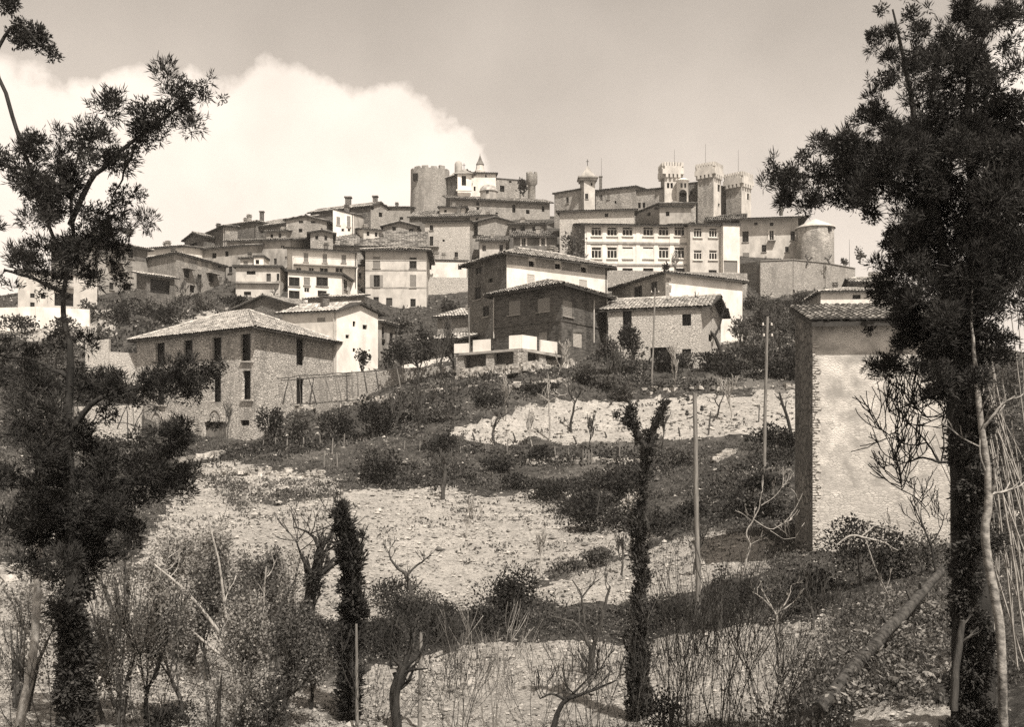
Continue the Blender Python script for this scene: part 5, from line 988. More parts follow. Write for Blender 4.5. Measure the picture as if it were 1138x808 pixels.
rubble('rubble_heap', 'heap of loose stones by the barn doors at left', [(198, 517), (228, 511), (246, 507)], 6, 70, (.25, .6))
rubble('rubble_wall', 'crumbling stone edge along the top of the upper field', [(700, 440), (760, 434), (800, 437), (850, 432), (884, 432)], 6, 46, (.25, .6))
rubble('rubble_wall', 'pale broken stone footing under the vine trellis', [(300, 462), (350, 456), (400, 449), (440, 445)], 6, 190, (.3, .7))
rubble('rubble_wall', 'low pale stones at the foot of the left cypress trunk', [(-30, 648), (30, 646), (110, 640)], 14, 220, (.12, .4))
rubble('rubble_heap', 'small scatter of stones by the track on the right bank', [(795, 515), (808, 508), (815, 505)], 4, 40, (.3, .6))
rubble('rubble_wall', 'stony strip with low plants between the barn and the middle field', [(215, 532), (290, 529), (360, 533)], 9, 90, (.15, .4))
def boulder(label, px, py, wpx, hpx):
    rg = rng(); p = G(px, py); u = p[1] / F_PX; mb = MB(); n = 10; an = np.arange(n) / n * 6.283; R = []
    for f, z in ((.95, -.1), (1, .3), (.85, .75), (.4, 1.0)): R.append(np.stack([p[0] + np.cos(an) * wpx * u / 2 * f * rg.uniform(.85, 1.1, n), p[1] + np.sin(an) * wpx * u / 2 * f * rg.uniform(.8, 1.1, n), p[2] + z * hpx * u * rg.uniform(.9, 1.1, n)], -1))
    V = np.concatenate(R); j = np.arange(n); mb.add(V, np.concatenate([np.stack([i * n + j, i * n + (j + 1) % n, (i + 1) * n + (j + 1) % n, (i + 1) * n + j], -1) for i in range(3)]), 0, .9); mb.add(R[-1], [tuple(range(n))], 0, .9)
    tag(mb.build('boulder', M['rock'], None, p), label, 'boulder')
def band_bushes():
    rg0 = np.random.default_rng(31); k = 0
    while k < 46:
        poly, kd, _ = SCRUB[rg0.integers(0, 9)]; A = np.array(poly, float); x, y = rg0.uniform(A[:, 0].min(), A[:, 0].max()), rg0.uniform(A[:, 1].min(), A[:, 1].max())
        if not in_poly(np.array([x]), np.array([y]), poly)[0] or y < 385: continue
        sc = 1 + (y - 400) / 300; bush('shrub', 'low dark scrub bush in the dark bands between the pale fields', 'shrub', x, y, rg0.uniform(26, 52) * sc, rg0.uniform(11, 19) * sc, 'leaf_dark' if k % 5 else 'leaf_mid', int(620 * sc), 2.8, 'low scrub bushes on the terrace banks', lumps=10, stems=0, hole=.15, flat=.9); k += 1
band_bushes()
boulder('white boulder lying in the middle field beside the dark mound', 667, 581, 11, 7); boulder('pale boulder in the scrub under the leaning tree', 844, 413, 6, 4); boulder('small pale shape on the wall at the right end of the vine trellis', 410, 438, 7, 6); boulder('bright striped-looking rock between the right cypress trunk and the canes', 1127, 582, 24, 14)['label'] if False else boulder('bright rock between the right cypress trunk and the canes', 1127, 582, 24, 14)  # the unreadable pale shape by the trellis is built as a rock

# ------------------------------------------------------------------ poles, stakes, trellises, gate, log
def pole(label, px, py, pxt, pyt, rpx, m='wood', ins=()):
    p = G(px, py); u = p[1] / F_PX; t = thing('utility_pole', label, 'pole', p); q = MB(); top = P(pxt, pyt, p[1]); rg = rng()
    pts = [p - [0, 0, .4]] + [p + (top - p) * f + rg.normal(0, .012, 3) for f in (.2, .4, .6, .8)] + [top]; q.tube(pts, np.linspace(rpx, rpx * .75, 6) * u, 9); q.build('shaft', M[m], t)
    for (ix, iy, kind) in ins:
        c = P(ix, iy, p[1]); f = p + (top - p) * ((c[2] - p[2]) / (top[2] - p[2])); s = np.sign(c[0] - f[0]) or 1
        k = MB(); k.tube([f, f + (c - f) * .5 + [0, 0, -.06], c + [0, 0, -.08], c + [0, 0, .02]], .016 + .0002 * p[1], 5); b = k.build('bracket', M['iron'], t)
        i_ = MB(); lathe(i_, c[:2], [(.03, c[2]), (.055, c[2] + .02), (.055, c[2] + .07), (.035, c[2] + .09), (.05, c[2] + .12), (.02, c[2] + .16)], 10); 
        i_.build('insulator', M[kind], b)
    return t
pole('tall grey pole with hooked black insulators in front of the upper field', 776, 688, 772, 437, 3.1, ins=((764.5, 446, 'iron'), (780, 457, 'iron'), (763.5, 462, 'iron')))
pole('tall pole with white insulators standing on the bank left of the farm tower', 849, 524, 853, 352, 2.0, ins=((857.5, 362, 'ceramic'), (848, 362, 'ceramic'), (858, 374, 'ceramic'), (849, 374, 'ceramic')))
pole('thin pole with white insulators before the low rubble barn', 724, 430, 728, 320, 1.15, ins=((732, 325, 'ceramic'), (724, 325, 'ceramic')))
pole('thin pole with a raised cross arm left of the brick house terrace', 522, 412, 521, 342, 1.0, ins=((527, 362, 'iron'),))
def stake(px, py, h, lean=0, m='wood', label=None, r=1.0):
    p = G(px, py); u = p[1] / F_PX; q = MB(); q.tube([p - [0, 0, .2], p + [lean * u * .5, 0, h * u * .5], p + [lean * u, 0, h * u]], [r * u, r * .9 * u, r * .7 * u], 6, 0, random.random())
    tag(q.build('fence_stake', M[m], None, p), label, 'stake', 'stakes along the terrace fence')
LS = 'pale rough stake in the fence line below the upper field'
for px, py, h in ((563, 506, 13), (590, 508, 15), (604, 509, 15), (617, 510, 14), (632, 508, 9), (688, 512, 18), (512, 505, 9), (540, 503, 10)): stake(px, py, h, random.uniform(-1, 1), label=LS)
for px, py, h, le in ((528, 491, 10, -3), (574, 492, 11, -4), (642, 494, 9, -5), (675, 488, 8, -3), (756, 486, 11, -2)): stake(px, py, h, le, 'wood_dark', 'dark leaning stake at the lower edge of the upper field', 1.1)
for px, py, h in ((306, 500, 14), (319, 503, 15), (338, 499, 13), (356, 498, 15), (375, 523, 20), (360, 521, 18), (293, 500, 11), (325, 492, 13)): stake(px, py, h, random.uniform(-1, 1), label='pale rough stake in the plot right of the big barn')
for px, py, h in ((369, 505, 18), (382, 498, 16), (466, 503, 13), (449, 500, 10)): stake(px, py, h, 1, label='pale stake by the dark bushes left of the crooked bare tree')
stake(787, 484, 27, 3, 'wood_dark', 'tall dark stake right of the hooked pole in the upper field', 1.0); stake(843, 471, 21, 1, 'wood_dark', 'thin dark stake left of the insulator pole in the upper field', .7)
stake(397, 812, 118, -1, 'wood', 'long pale stake standing against the slim cypress', 2.2); stake(466, 812, 108, 2, 'wood', 'upright stake right of the pollard with a plank', 2.6)
g_ = thing('picket_gate', 'small pale picket gate in the fence line', 'gate', G(653, 518)); gq = G(653, 518); u = gq[1] / F_PX; q = MB()
for k in range(4): q.box(gq + [(k * 3.2 - 5) * u, 0, 9 * u], (.6 * u, 0, 0), (0, .03, 0), (0, 0, 9 * u), 0, random.random())
q.build('pickets', M['wood'], g_); 
for z in (5, 13): q = MB(); q.box(gq + [0, .05, z * u], (6.5 * u, 0, 0), (0, .02, 0), (0, 0, .7 * u)); q.build('rail', M['wood'], g_)
def trellis(label, rails, posts, Y, m='wood_dark'):
    t = thing('vine_trellis', label, 'trellis', P(posts[0][0], posts[0][1], Y)); rg = rng()
    for r in rails: q = MB(); limb(q, [(a, b, .55) for a, b in r], Y, 5, .3, rg); q.build('rail', M[m], t)
    for (x0, y0, x1, y1) in posts: q = MB(); limb(q, [(x0, y0 + 3, .8, rg.normal(0, .3)), ((x0 + x1) / 2, (y0 + y1) / 2, .7), (x1, y1, .5)], Y, 5, .2, rg); q.build('post', M[m if rg.random() < .7 else 'wood'], t)
trellis('long vine trellis of thin poles right of the big barn', [[(308, 421), (330, 418), (360, 416), (392, 414)], [(380, 415), (420, 412), (446, 409)], [(312, 423), (350, 420), (390, 417)], [(322, 450), (360, 447), (396, 445)]],
        [(314, 447, 321, 420), (327, 449, 322, 420), (344, 447, 349, 418), (352, 447, 342, 418), (364, 450, 362, 416), (371, 450, 361, 417), (376, 447, 372, 416), (380, 446, 374, 417), (392, 440, 391, 412), (398, 438, 397, 413), (386, 444, 385, 414), (408, 434, 404, 412), (421, 431, 417, 410), (334, 448, 333, 418), (445, 428, 441, 409)], 83.5)
trellis('leaning pole trellis in the yard left of the big barn', [[(94, 448), (125, 449), (160, 450)], [(92, 470), (140, 470), (150, 474), (162, 475)], [(140, 487), (160, 488)]],
        [(86, 472, 86, 450), (102, 470, 113, 450), (130, 474, 141, 451), (142, 488, 141, 450), (158, 490, 160, 448), (144, 484, 159, 455), (149, 470, 147, 450), (117, 470, 118, 449)], 82)
q = MB(); B_ = []; A_ = P(885, 815, 13.2); E_ = P(1048, 632, 19); rg = rng(); q.tube([A_ + (E_ - A_) * f + rg.normal(0, .015, 3) for f in np.linspace(0, 1, 12)], np.linspace(.112, .075, 12) * rg.uniform(.93, 1.07, 12), 12)
lg = thing('leaning_log', 'thick bare log leaning up across the bottom right corner', 'log', A_); q.build('trunk', M['bark_log'], lg)
for f in (.25, .42, .55, .72, .8): q = MB(); c = A_ + (E_ - A_) * f; q.tube([c, c + rg.normal(0, .05, 3) + [-.09, -.06, .16]], [.03, .018], 6); q.build('branch_stub', M['bark'], lg)

# ------------------------------------------------------------------ village and middle distance plants
bush('conifer', 'dark conifer growing against the ruined castle wall', 'tree', 578, 219, 15, 22, 'leaf_cypress', 260, 3, Y=201, lumps=5, stems=1)
bare_tree('skyline_tree', 'lone thin-crowned tree on the skyline above the left houses', 'tree', 142, 278, 30, .1, 3, .8, 3, Y=170, leaf='leaf_mid', nleaf=160, leaf_px=2.2)
for x, lb in ((850, 'knobbly pruned tree on the terrace before the palace'), (897, 'knobbly pruned tree against the left of the round turret'), (922, 'spreading pruned tree right of the round turret'), (868, 'small pruned tree between palace and round turret')): bare_tree('pruned_tree', lb, 'tree', x, 293, 17 if x != 868 else 11, .16, 2, .9, 3, .1, Y=152 if x < 870 else 148.5, bark='bark', group='pruned trees on the castle terrace', crook=.35)
bare_tree('bare_tree', 'bare white-barked tree before the right windows of the school', 'tree', 750, 306, 32, .16, 3, .9, 3, Y=139, bark='bark_pale'); bush('conifer', 'small dark shrub on the wall below the school', 'shrub', 740, 301, 8, 9, 'leaf_dark', 120, 2.5, Y=138)
bush('ivy', 'ivy climbing the rubble house corner left of the school', 'ivy', 637, 292, 28, 40, 'leaf_mid', 500, 2.6, Y=147, flat=.15, lumps=9)
bare_tree('bare_tree', 'dark tree by the ivied corner below the school left end', 'tree', 641, 300, 26, .14, 3, .8, 3, Y=136)
for x, y, w, h, n, lb in ((956, 292, 14, 18, 150, 'small feathery tree beyond the terrace wall at right'), (938, 296, 9, 9, 90, 'low round shrub at the terrace wall right end')): bush('shrub', lb, 'shrub', x, y, w, h, 'leaf_mid', n, 2.6, Y=162)
for x, y, h, lb in ((842, 396, 74, 'twiggy grey tree left of the insulator pole'), (868, 394, 78, 'tall twiggy tree behind the insulator pole'), (890, 396, 66, 'twiggy tree close to the farm tower roof'), (905, 392, 60, 'feathery tree just above the farm tower'), (826, 396, 50, 'small twiggy tree beside the whitewashed house wall')):
    bare_tree('twiggy_tree', lb, 'tree', x, y, h, .13, 3, .75, 4, .3, leaf='leaf_mid', nleaf=900, leaf_px=2.2)
t = thing('leaning_tree', 'dark leaning tree at the right corner of the low rubble barn', 'tree', G(806, 400)); YL = G(806, 400)[1]; q = MB(); rg = rng(); limb(q, [(806, 402, 2.2), (800, 388, 2), (794, 373, 1.8), (786, 366, 1.6), (778, 362, 1.3), (771, 355, .8)], YL); limb(q, [(786, 366, 1.5), (781, 356, 1.2), (784, 346, .8), (782, 336, .5)], YL); limb(q, [(794, 374, 1.4), (800, 362, 1), (803, 350, .6), (806, 336, .4)], YL)
for _ in range(14): c = P(rg.uniform(770, 805), rg.uniform(336, 362), YL); grow(q, c, rdir(1, rg)[0] + [0, 0, .6], .9, .03, 1, rg, .3, .7, 2, .2, None, .02)
q.build('trunk', M['bark_dark'], t)
bush('conifer', 'dark bushy conifer before the low rubble barn', 'tree', 702, 405, 34, 46, 'leaf_dark', 1300, 3, lumps=9, Y=85)
bush('shrub', 'loose grey shrub left of the bushy conifer', 'shrub', 676, 408, 30, 36, 'leaf_mid', 700, 2.8, Y=84.6); bush('shrub', 'dense shrub at the barn door bays', 'shrub', 742, 412, 50, 22, 'leaf_dark', 900, 3); bush('shrub', 'rounded shrub at the foot of the leaning tree', 'shrub', 800, 414, 56, 24, 'leaf_dark', 1000, 3)
bush('shrub', 'broad dark shrub right of the leaning tree above the upper field', 'shrub', 850, 420, 60, 26, 'leaf_dark', 1100, 3); bush('shrub', 'dark shrub against the farm tower above the upper field', 'shrub', 884, 425, 36, 30, 'leaf_dark', 700, 3); bush('shrub', 'scrubby clump at the left end of the dark slope', 'shrub', 655, 430, 40, 30, 'leaf_mid', 800, 3)
bush('shrub', 'pale twiggy shrub on the left shoulder of the upper field', 'shrub', 690, 448, 32, 26, 'leaf_mid', 700, 2.8)
bare_tree('pine', 'loose dark pine before the square plaster house', 'tree', 466, 428, 84, .13, 3, .9, 4, .15, leaf='leaf_dark', nleaf=1500, leaf_px=3, bark='bark_dark'); bare_tree('bare_tree', 'feathery tree right of the loose dark pine', 'tree', 504, 420, 62, .11, 3, .8, 3, leaf='leaf_dark', nleaf=450, leaf_px=2.6); bare_tree('bare_tree', 'tall thin tree left of the cross arm pole', 'tree', 497, 448, 110, .1, 3, .6, 3, .5)
for x, y, h, lb in ((404, 412, 24, 'tiny flat topped conifer against the white gabled house'), (433, 412, 28, 'small dark conifer at the lean-to corner'), (447, 410, 30, 'second small conifer, right of the lean-to')): bush('conifer', lb, 'tree', x, y, 18, h, 'leaf_dark', 260, 3, lumps=6, Y=91)
for x, y, w, h, n, mt, lb in ((132, 362, 36, 34, 700, 'leaf_dark', 'dark bush below the two tone plaster house'), (165, 352, 26, 22, 450, 'leaf_mid', 'grey bush on the slope below the lean-to'), (190, 360, 44, 26, 700, 'leaf_dark', 'wide dark bush above the left end of the barn roof'), (225, 346, 34, 18, 450, 'leaf_mid', 'low scrubby bush below the house with pale shutters'), (262, 342, 30, 16, 350, 'leaf_dark', 'small dark bush under the low plaster house'), (100, 360, 26, 30, 450, 'leaf_mid', 'grey bush at the right end of the bright boundary wall'),
        (20, 372, 60, 22, 700, 'leaf_dark', 'dark hedge bush below the bright boundary wall at far left'), (70, 376, 50, 24, 700, 'leaf_dark', 'dark hedge bush below the bright boundary wall middle'), (140, 420, 60, 34, 1000, 'leaf_dark', 'large bush filling the yard left of the big barn'), (60, 420, 70, 50, 1300, 'leaf_mid', 'tall grey thicket bush behind the left cypress')): bush('shrub', lb, 'shrub', x, y, w, h, mt, n, 2.8)
for x, y, w, h, n, mt, lb in ((448, 372, 36, 22, 500, 'leaf_mid', 'scrubby bush below the square plaster house'), (420, 362, 24, 16, 300, 'leaf_mid', 'small bush at the foot of the square plaster house'), (500, 350, 30, 18, 350, 'leaf_dark', 'dark bush below the rough sunlit wall in town centre'), (20, 450, 70, 40, 1000, 'leaf_dark', 'dark bush at the far left edge behind the cypress'), (95, 452, 60, 34, 900, 'leaf_mid', 'grey bush just left of the yard trellis'), (40, 500, 90, 44, 1300, 'leaf_dark', 'dark bush low behind the left cypress'), (110, 510, 70, 30, 900, 'leaf_dark', 'dark bush below the yard wall by the big barn'), (110, 400, 50, 30, 700, 'leaf_dark', 'dark bush before the broken wall stub'), (836, 345, 34, 22, 450, 'leaf_mid', 'scrub bush below the curved terrace wall left'), (890, 345, 44, 24, 600, 'leaf_mid', 'scrub bush below the curved terrace wall middle'), (850, 372, 50, 30, 800, 'leaf_dark', 'dark bush on the slope between whitewashed house and tower'), (900, 378, 44, 30, 700, 'leaf_dark', 'dark bush just above the farm tower roof')): bush('shrub', lb, 'shrub', x, y, w, h, mt, n, 2.8)
bare_tree('bare_tree', 'small bare tree on the balcony house slope', 'tree', 228, 338, 40, .1, 3, .8, 3, Y=124); bare_tree('bare_tree', 'bare vine-like tree in front of the pale shuttered house', 'tree', 203, 340, 34, .1, 3, .8, 3, Y=124); bare_tree('bare_tree', 'dark forked tree before the low plaster house', 'tree', 306, 335, 24, .13, 2, .9, 3, Y=128)
# terrace plants
for x, y, w, h, n, mt, lb in ((300, 495, 34, 46, 800, 'leaf_dark', 'conifer-like bush at the right corner of the big barn'), (330, 492, 40, 34, 700, 'leaf_mid', 'scrubby bush behind the stakes of the barn plot'), (375, 488, 44, 34, 800, 'leaf_dark', 'dark bush under the middle of the vine trellis'), (415, 488, 60, 50, 1500, 'leaf_dark', 'large dark bush right of the vine trellis'), (420, 540, 56, 48, 1500, 'leaf_dark', 'large dark bush at the top left of the middle field'),
        (452, 470, 40, 40, 700, 'leaf_mid', 'grey twiggy bush by the bare pale branches'), (660, 592, 64, 56, 1700, 'leaf_dark', 'large dark bush mound in the middle of the slope'), (690, 560, 40, 36, 800, 'leaf_dark', 'dark bush behind the ivied pollard crown'), (566, 700, 74, 76, 2200, 'leaf_dark', 'big dark bush left of the lower field path'), (540, 705, 44, 40, 800, 'leaf_dark', 'dark bush touching the big dark bush at lower centre'), (430, 730, 44, 62, 1300, 'leaf_dark', 'dark bush right of the slim cypress'), (488, 718, 62, 46, 1300, 'leaf_dark', 'long dark bush between the slim cypress and the big dark bush'),
        (826, 672, 80, 30, 1200, 'leaf_dark', 'low dark bush below the tongue shaped field'), (760, 692, 80, 34, 1200, 'leaf_dark', 'low dark bush by the foot of the hooked pole'), (856, 575, 70, 34, 1100, 'leaf_mid', 'grassy bush on the mound left of the farm tower'), (850, 500, 50, 34, 900, 'leaf_dark', 'dark shrub hiding the foot of the insulator pole'), (880, 508, 40, 36, 700, 'leaf_dark', 'dark shrub against the shaded side of the farm tower'),
        (628, 636, 50, 14, 500, 'leaf_mid', 'low weed bush on the left tip of the tongue field'), (715, 704, 80, 40, 1300, 'leaf_dark', 'dark undergrowth bush behind the ivied trunk'), (962, 652, 112, 78, 3800, 'leaf_dark', 'dark rounded bush at the foot of the farm tower'), (900, 665, 60, 44, 1100, 'leaf_dark', 'dark bush left of the farm tower corner'), (1030, 640, 60, 60, 1200, 'leaf_mid', 'leafy bush between the leaning log and the farm tower'),
        (1110, 560, 70, 110, 1900, 'leaf_dark', 'tall dark bush behind the canes at right'), (1125, 450, 60, 60, 1000, 'leaf_mid', 'grey bush far right above the canes')): bush('shrub', lb, 'shrub', x, y, w, h, mt, n, 3.1, lumps=9)
bush('blossom_shrub', 'pale blossoming shrub beside the ivied pollard', 'shrub', 702, 578, 34, 36, 'blossom', 420, 3, lumps=8, hole=.1)
def fork(label, base, limbs, m='bark_pale', twig=8, Y=None, name='bare_tree', tl=.5, wob=.25):
    p = G(*base) if Y is None else P(*base, Y); t = thing(name, label, 'tree', p); q = MB(); rg = rng()
    for l in limbs:
        B = limb(q, l, p[1], 6, wob, rg)
        for _ in range(twig): i = rg.integers(len(B) // 2, len(B)); grow(q, B[i, :3], rdir(1, rg)[0] + [0, 0, .8], tl, max(.008, B[i, 3] * .5), 1, rg, .3, .6, 2, .2, None, .004 + .0002 * p[1])
    q.build('trunk', M[m], t); return t
fork('slender crooked tree with pale forked branches at the left of the upper field', (551, 494), [[(551, 495, 1.6), (547, 483, 1.4), (550, 472, 1.2), (552, 466, 1)], [(552, 466, 1), (557, 455, .8), (561, 443, .5)], [(552, 466, 1), (562, 461, .8), (569, 455, .5)]], 'bark', 5)
fork('dark crooked sapling in the middle of the upper field', (635, 481), [[(635, 482, 1.7), (634, 470, 1.4), (637, 458, 1.2), (639, 446, .9), (646, 434, .5)], [(639, 447, .9), (632, 436, .5)]], 'bark_dark', 6)
fork('pale slender tree with raised arms left of the crooked sapling', (611, 492), [[(611, 493, 1.2), (611, 470, 1.1), (610, 448, 1), (608, 430, .7), (609, 416, .4)], [(610, 446, .9), (602, 440, .5)], [(610, 446, .9), (620, 440, .6), (630, 438, .4)]], 'bark_pale', 4)
fork('thin forked sapling by the tall dark stake in the upper field', (796, 466), [[(796, 467, 1.1), (799, 452, .9), (804, 440, .5)], [(799, 452, .8), (793, 442, .4)]], 'bark', 3)
fork('dark leaning trunk against the shaded side of the farm tower', (880, 489), [[(880, 490, 2), (877, 470, 1.8), (870, 450, 1.5), (866, 436, 1)]], 'bark_dark', 4)
fork('small dark trunk at the upper edge of the middle field', (492, 556), [[(492, 557, 2.6), (493, 540, 2.4), (495, 522, 2), (494, 508, 1.2)], [(495, 522, 1.6), (503, 512, .8)], [(494, 526, 1.4), (486, 512, .8)]], 'bark', 7)
fork('young dark forked tree alone in the middle field', (457, 682), [[(457, 684, 3), (458, 668, 2.8), (456, 652, 2.6), (450, 636, 2.4)], [(450, 637, 2), (440, 630, 1.6), (434, 622, 1.2), (432, 614, .8)], [(452, 640, 1.6), (461, 630, 1.3), (470, 624, 1), (479, 617, .6)]], 'bark', 5, tl=.35)
fork('pollard propping a pale plank across its fork', (440, 812), [[(442, 814, 6), (439, 790, 6), (438, 770, 6.5), (444, 752, 6), (450, 740, 5)], [(450, 740, 3.5), (456, 722, 2.4), (458, 704, 1.6), (456, 690, 1)], [(450, 742, 3), (466, 728, 2), (474, 712, 1.4), (477, 700, .8)], [(446, 742, 3), (436, 730, 1.6), (428, 724, .8)]], 'bark_dark', 6, name='pollard', tl=.4)
q = MB(); a_, b_ = P(407, 757, 19.0), P(492, 725, 19.6); q.box((a_ + b_) / 2, (b_ - a_) / 2, (0, .06, 0), (0, 0, .028)); tag(q.build('plank', M['bark_pale'], None, (a_ + b_) / 2), 'pale plank resting across the dark pollard fork', 'plank')
fork('dead forked tree with one bright bare limb in the lower field', (656, 752), [[(656, 778, 3), (656, 752, 3.2), (657, 735, 3.6), (658, 722, 3.4)], [(658, 722, 2.6), (666, 700, 2.2), (672, 675, 1.8), (678, 652, 1.2)], [(657, 724, 2.4), (650, 708, 1.8), (640, 692, 1.4), (625, 688, 1.1), (612, 685, .8)], [(652, 704, 1.6), (648, 680, 1.3), (646, 660, 1), (636, 645, .7)], [(647, 664, 1), (656, 652, .9), (666, 644, .6)]], 'bark', 3, tl=.35)
fork('low dark sprawling branch at the bottom centre', (612, 820), [[(612, 822, 3.15), (618, 795, 2.80), (628, 778, 2.52), (645, 772, 1.96), (664, 766, 1.40), (684, 757, 0.84)], [(628, 778, 1.68), (612, 770, 1.26), (600, 777, 0.70)], [(630, 778, 1.40), (646, 762, 1.12), (660, 748, 0.77), (674, 740, 0.49)]], 'bark_dark', 6, Y=18, tl=.4)
fork('whitish antler-like pruned vine above the bare vine thicket', (864, 722), [[(864, 724, 1.44), (864, 700, 1.32), (863, 684, 1.20)], [(863, 684, 1.08), (853, 668, 0.78), (846, 655, 0.48)], [(863, 684, 1.08), (872, 672, 0.84), (878, 660, 0.60), (880, 650, 0.36)], [(858, 676, 0.72), (846, 664, 0.54), (836, 658, 0.36)], [(863, 680, 0.84), (874, 676, 0.60), (883, 668, 0.36)]], 'bark_pale', 2, tl=.25)
fork('pale bare tree leaning over the tongue field tip', (826, 640), [[(826, 642, 1.44), (829, 622, 1.32), (834, 606, 1.20)], [(834, 606, 1.08), (828, 592, 0.84), (836, 580, 0.72), (844, 566, 0.54), (846, 548, 0.30)], [(838, 578, 0.66), (856, 590, 0.54), (872, 582, 0.48), (884, 566, 0.36), (892, 548, 0.24)], [(846, 562, 0.54), (862, 552, 0.42), (870, 540, 0.24)], [(856, 590, 0.48), (872, 600, 0.30), (884, 598, 0.24)]], 'bark_pale', 4, tl=.4)
fork('gnarled ivy-clumped pollard left of the slim cypress', (340, 700), [[(340, 704, 7), (343, 680, 7), (345, 660, 7.5), (352, 635, 7), (356, 612, 5)], [(356, 612, 3), (350, 598, 2), (340, 590, 1.2), (326, 586, .8)], [(356, 612, 3.4), (363, 600, 2.4), (372, 590, 1.6), (378, 578, .8)], [(348, 640, 2.4), (336, 622, 1.8), (330, 604, 1)]], 'bark_dark', 6, name='pollard', tl=.7)
rg = rng(); q = MB(); Yp = G(340, 700)[1]; blob_foliage(q, [(343, 690, 7), (344, 672, 7), (349, 655, 10), (352, 640, 9), (356, 618, 7), (360, 604, 6), (346, 648, 8)], Yp, rg, .7, (3, 6), 1.0, dj=.1); q.build('ivy', M['leaf_ivy'], bpy.data.objects['pollard.001'])
def thorn(label, px, py, hpx, wpx, n, Y=None, m='twig', lvl=2):
    p = G(px, py) if Y is None else P(px, py, Y); u = p[1] / F_PX; t = thing('thorn_shrub', label, 'shrub', p); q = MB(); rg = rng()
    for _ in range(n): a = rg.normal(0, .5, 2); grow(q, p + [a[0] * wpx * u * .35, a[1] * .6, -.1], [a[0] * wpx / hpx * 1.1, a[1] * .3, 1], hpx * u * rg.uniform(.4, .62), max(.007, .0022 * hpx * u + .004), lvl, rg, .15, .5, 2, .12, None, .0042)
    q.build('stems', M[m], t)
thorn('bare twiggy shrub standing alone in the lower field', 497, 775, 90, 34, 9); thorn('pale bare shrub at the bottom right of the pollard with plank', 545, 812, 130, 70, 11, Y=19, m='bark_pale'); thorn('sprawl of thin bare twigs behind the alone shrub', 540, 745, 80, 60, 8, m='twig')
for x, y, h, w, n, lb in ((760, 812, 170, 50, 12, 'bare vine stems left of the vine thicket middle'), (800, 812, 185, 50, 14, 'dense bare vine stems in the middle of the lower right thicket'), (840, 812, 150, 50, 11, 'bare vine stems right of the vine thicket middle'), (870, 750, 70, 40, 8, 'short bare stems under the antler-like vine')): thorn(lb, x, y, h, w, n, m='bark' if x < 860 else 'twig')
for x, y, h, lb in ((800, 700, 70, 'ivy draped stub left of the antler-like vine'), (740, 812, 50, 'dark low bush at the bottom beside the ivied trunk')): bush('shrub', lb, 'shrub', x, y, 44, h, 'leaf_dark', 700, 3.2)

for x, y, h, lb in ((438, 490, 60, 'thin bare tree between the large dark bush and the loose pine'), (470, 492, 70, 'pale thin bare tree at the left end of the fence line'), (592, 500, 52, 'thin bare tree in the fence line below the upper field'), (655, 500, 44, 'small bare tree just right of the picket gate'), (735, 500, 50, 'thin bare tree right of the ivied V crown'), (812, 470, 60, 'bare twiggy tree in the upper field near the insulator pole'), (748, 436, 62, 'thin bare tree on the upper edge of the upper field'), (690, 446, 70, 'grey bare tree above the left shoulder of the upper field'), (620, 420, 50, 'thin bare tree at the right end of the pale stone bank'), (560, 470, 60, 'thin grey tree left of the slender pale tree'),
        (770, 640, 70, 'thin bare tree on the tongue shaped field'), (600, 640, 60, 'thin bare tree by the big dark bush'), (520, 600, 50, 'small bare tree in the middle field right part'), (690, 640, 60, 'thin bare tree left of the ivied trunk'), (905, 700, 90, 'bare twiggy tree below the tower corner'), (250, 500, 60, 'thin pale bare tree before the barn doors')): bare_tree('bare_tree', lb, 'tree', x, y, h, .05, 3, .55, 3, .45, bark='bark' if x % 4 else 'bark_pale', trunk=.42)
for x, y, h, w, n, lb in ((700, 815, 120, 70, 9, 'thin bare twigs right of the ivied trunk foot'), (600, 815, 100, 80, 12, 'thin bare twigs at the bottom centre edge'), (660, 815, 130, 60, 12, 'dark thin twigs left of the ivied trunk foot'), (510, 815, 120, 60, 10, 'dark thin twigs right of the upright stake'), (780, 760, 110, 80, 12, 'dark thin twigs behind the vine thicket'), (740, 815, 190, 40, 10, 'tall thin dark twigs beside the ivied trunk'), (60, 815, 150, 90, 10, 'thin twigs at the bottom left beside the cypress trunk'), (420, 815, 110, 60, 8, 'thin bare twigs between the slim cypress and the pollard'), (880, 812, 120, 60, 10, 'thin bare twigs left of the leaning log foot'), (160, 815, 170, 90, 12, 'long thin bare twigs in the lower left thicket'), (290, 815, 150, 80, 10, 'thin bare twigs at the right of the lower left thicket'), (930, 720, 90, 70, 9, 'thin bare twigs on the bank above the leaning log')): thorn(lb, x, y, h, w, n, m='twig')

# ------------------------------------------------------------------ the lower left thicket of small leaved saplings
for i, (x, y, h, lb) in enumerate(((130, 790, 150, 'small leaved sapling right of the left cypress trunk'), (165, 812, 210, 'tall small leaved sapling near the bottom left edge of the thicket'), (205, 800, 190, 'small leaved sapling with a dark double stem'), (235, 760, 170, 'small leaved sapling with a leaning dark stem'), (262, 810, 200, 'bushy small leaved sapling at the thicket centre'),
        (290, 790, 170, 'pale stemmed small leaved sapling'), (318, 812, 170, 'small leaved sapling beside the field corner at bottom'), (185, 700, 120, 'small leaved sapling at the back left of the thicket'), (255, 690, 110, 'small leaved sapling behind the thicket centre'), (300, 700, 110, 'small leaved sapling at the back right of the thicket'), (222, 660, 90, 'low small leaved sapling on the edge of the left field'), (345, 790, 110, 'low sapling left of the slim cypress foot'))):
    bare_tree('sapling', lb, 'sapling', x, y, h, .05, 3, .7, 3, .35, leaf='leaf_pale' if i % 3 else 'leaf_mid', nleaf=3200, leaf_px=3.2, bark='bark_dark' if i % 2 else 'bark', trunk=.38)
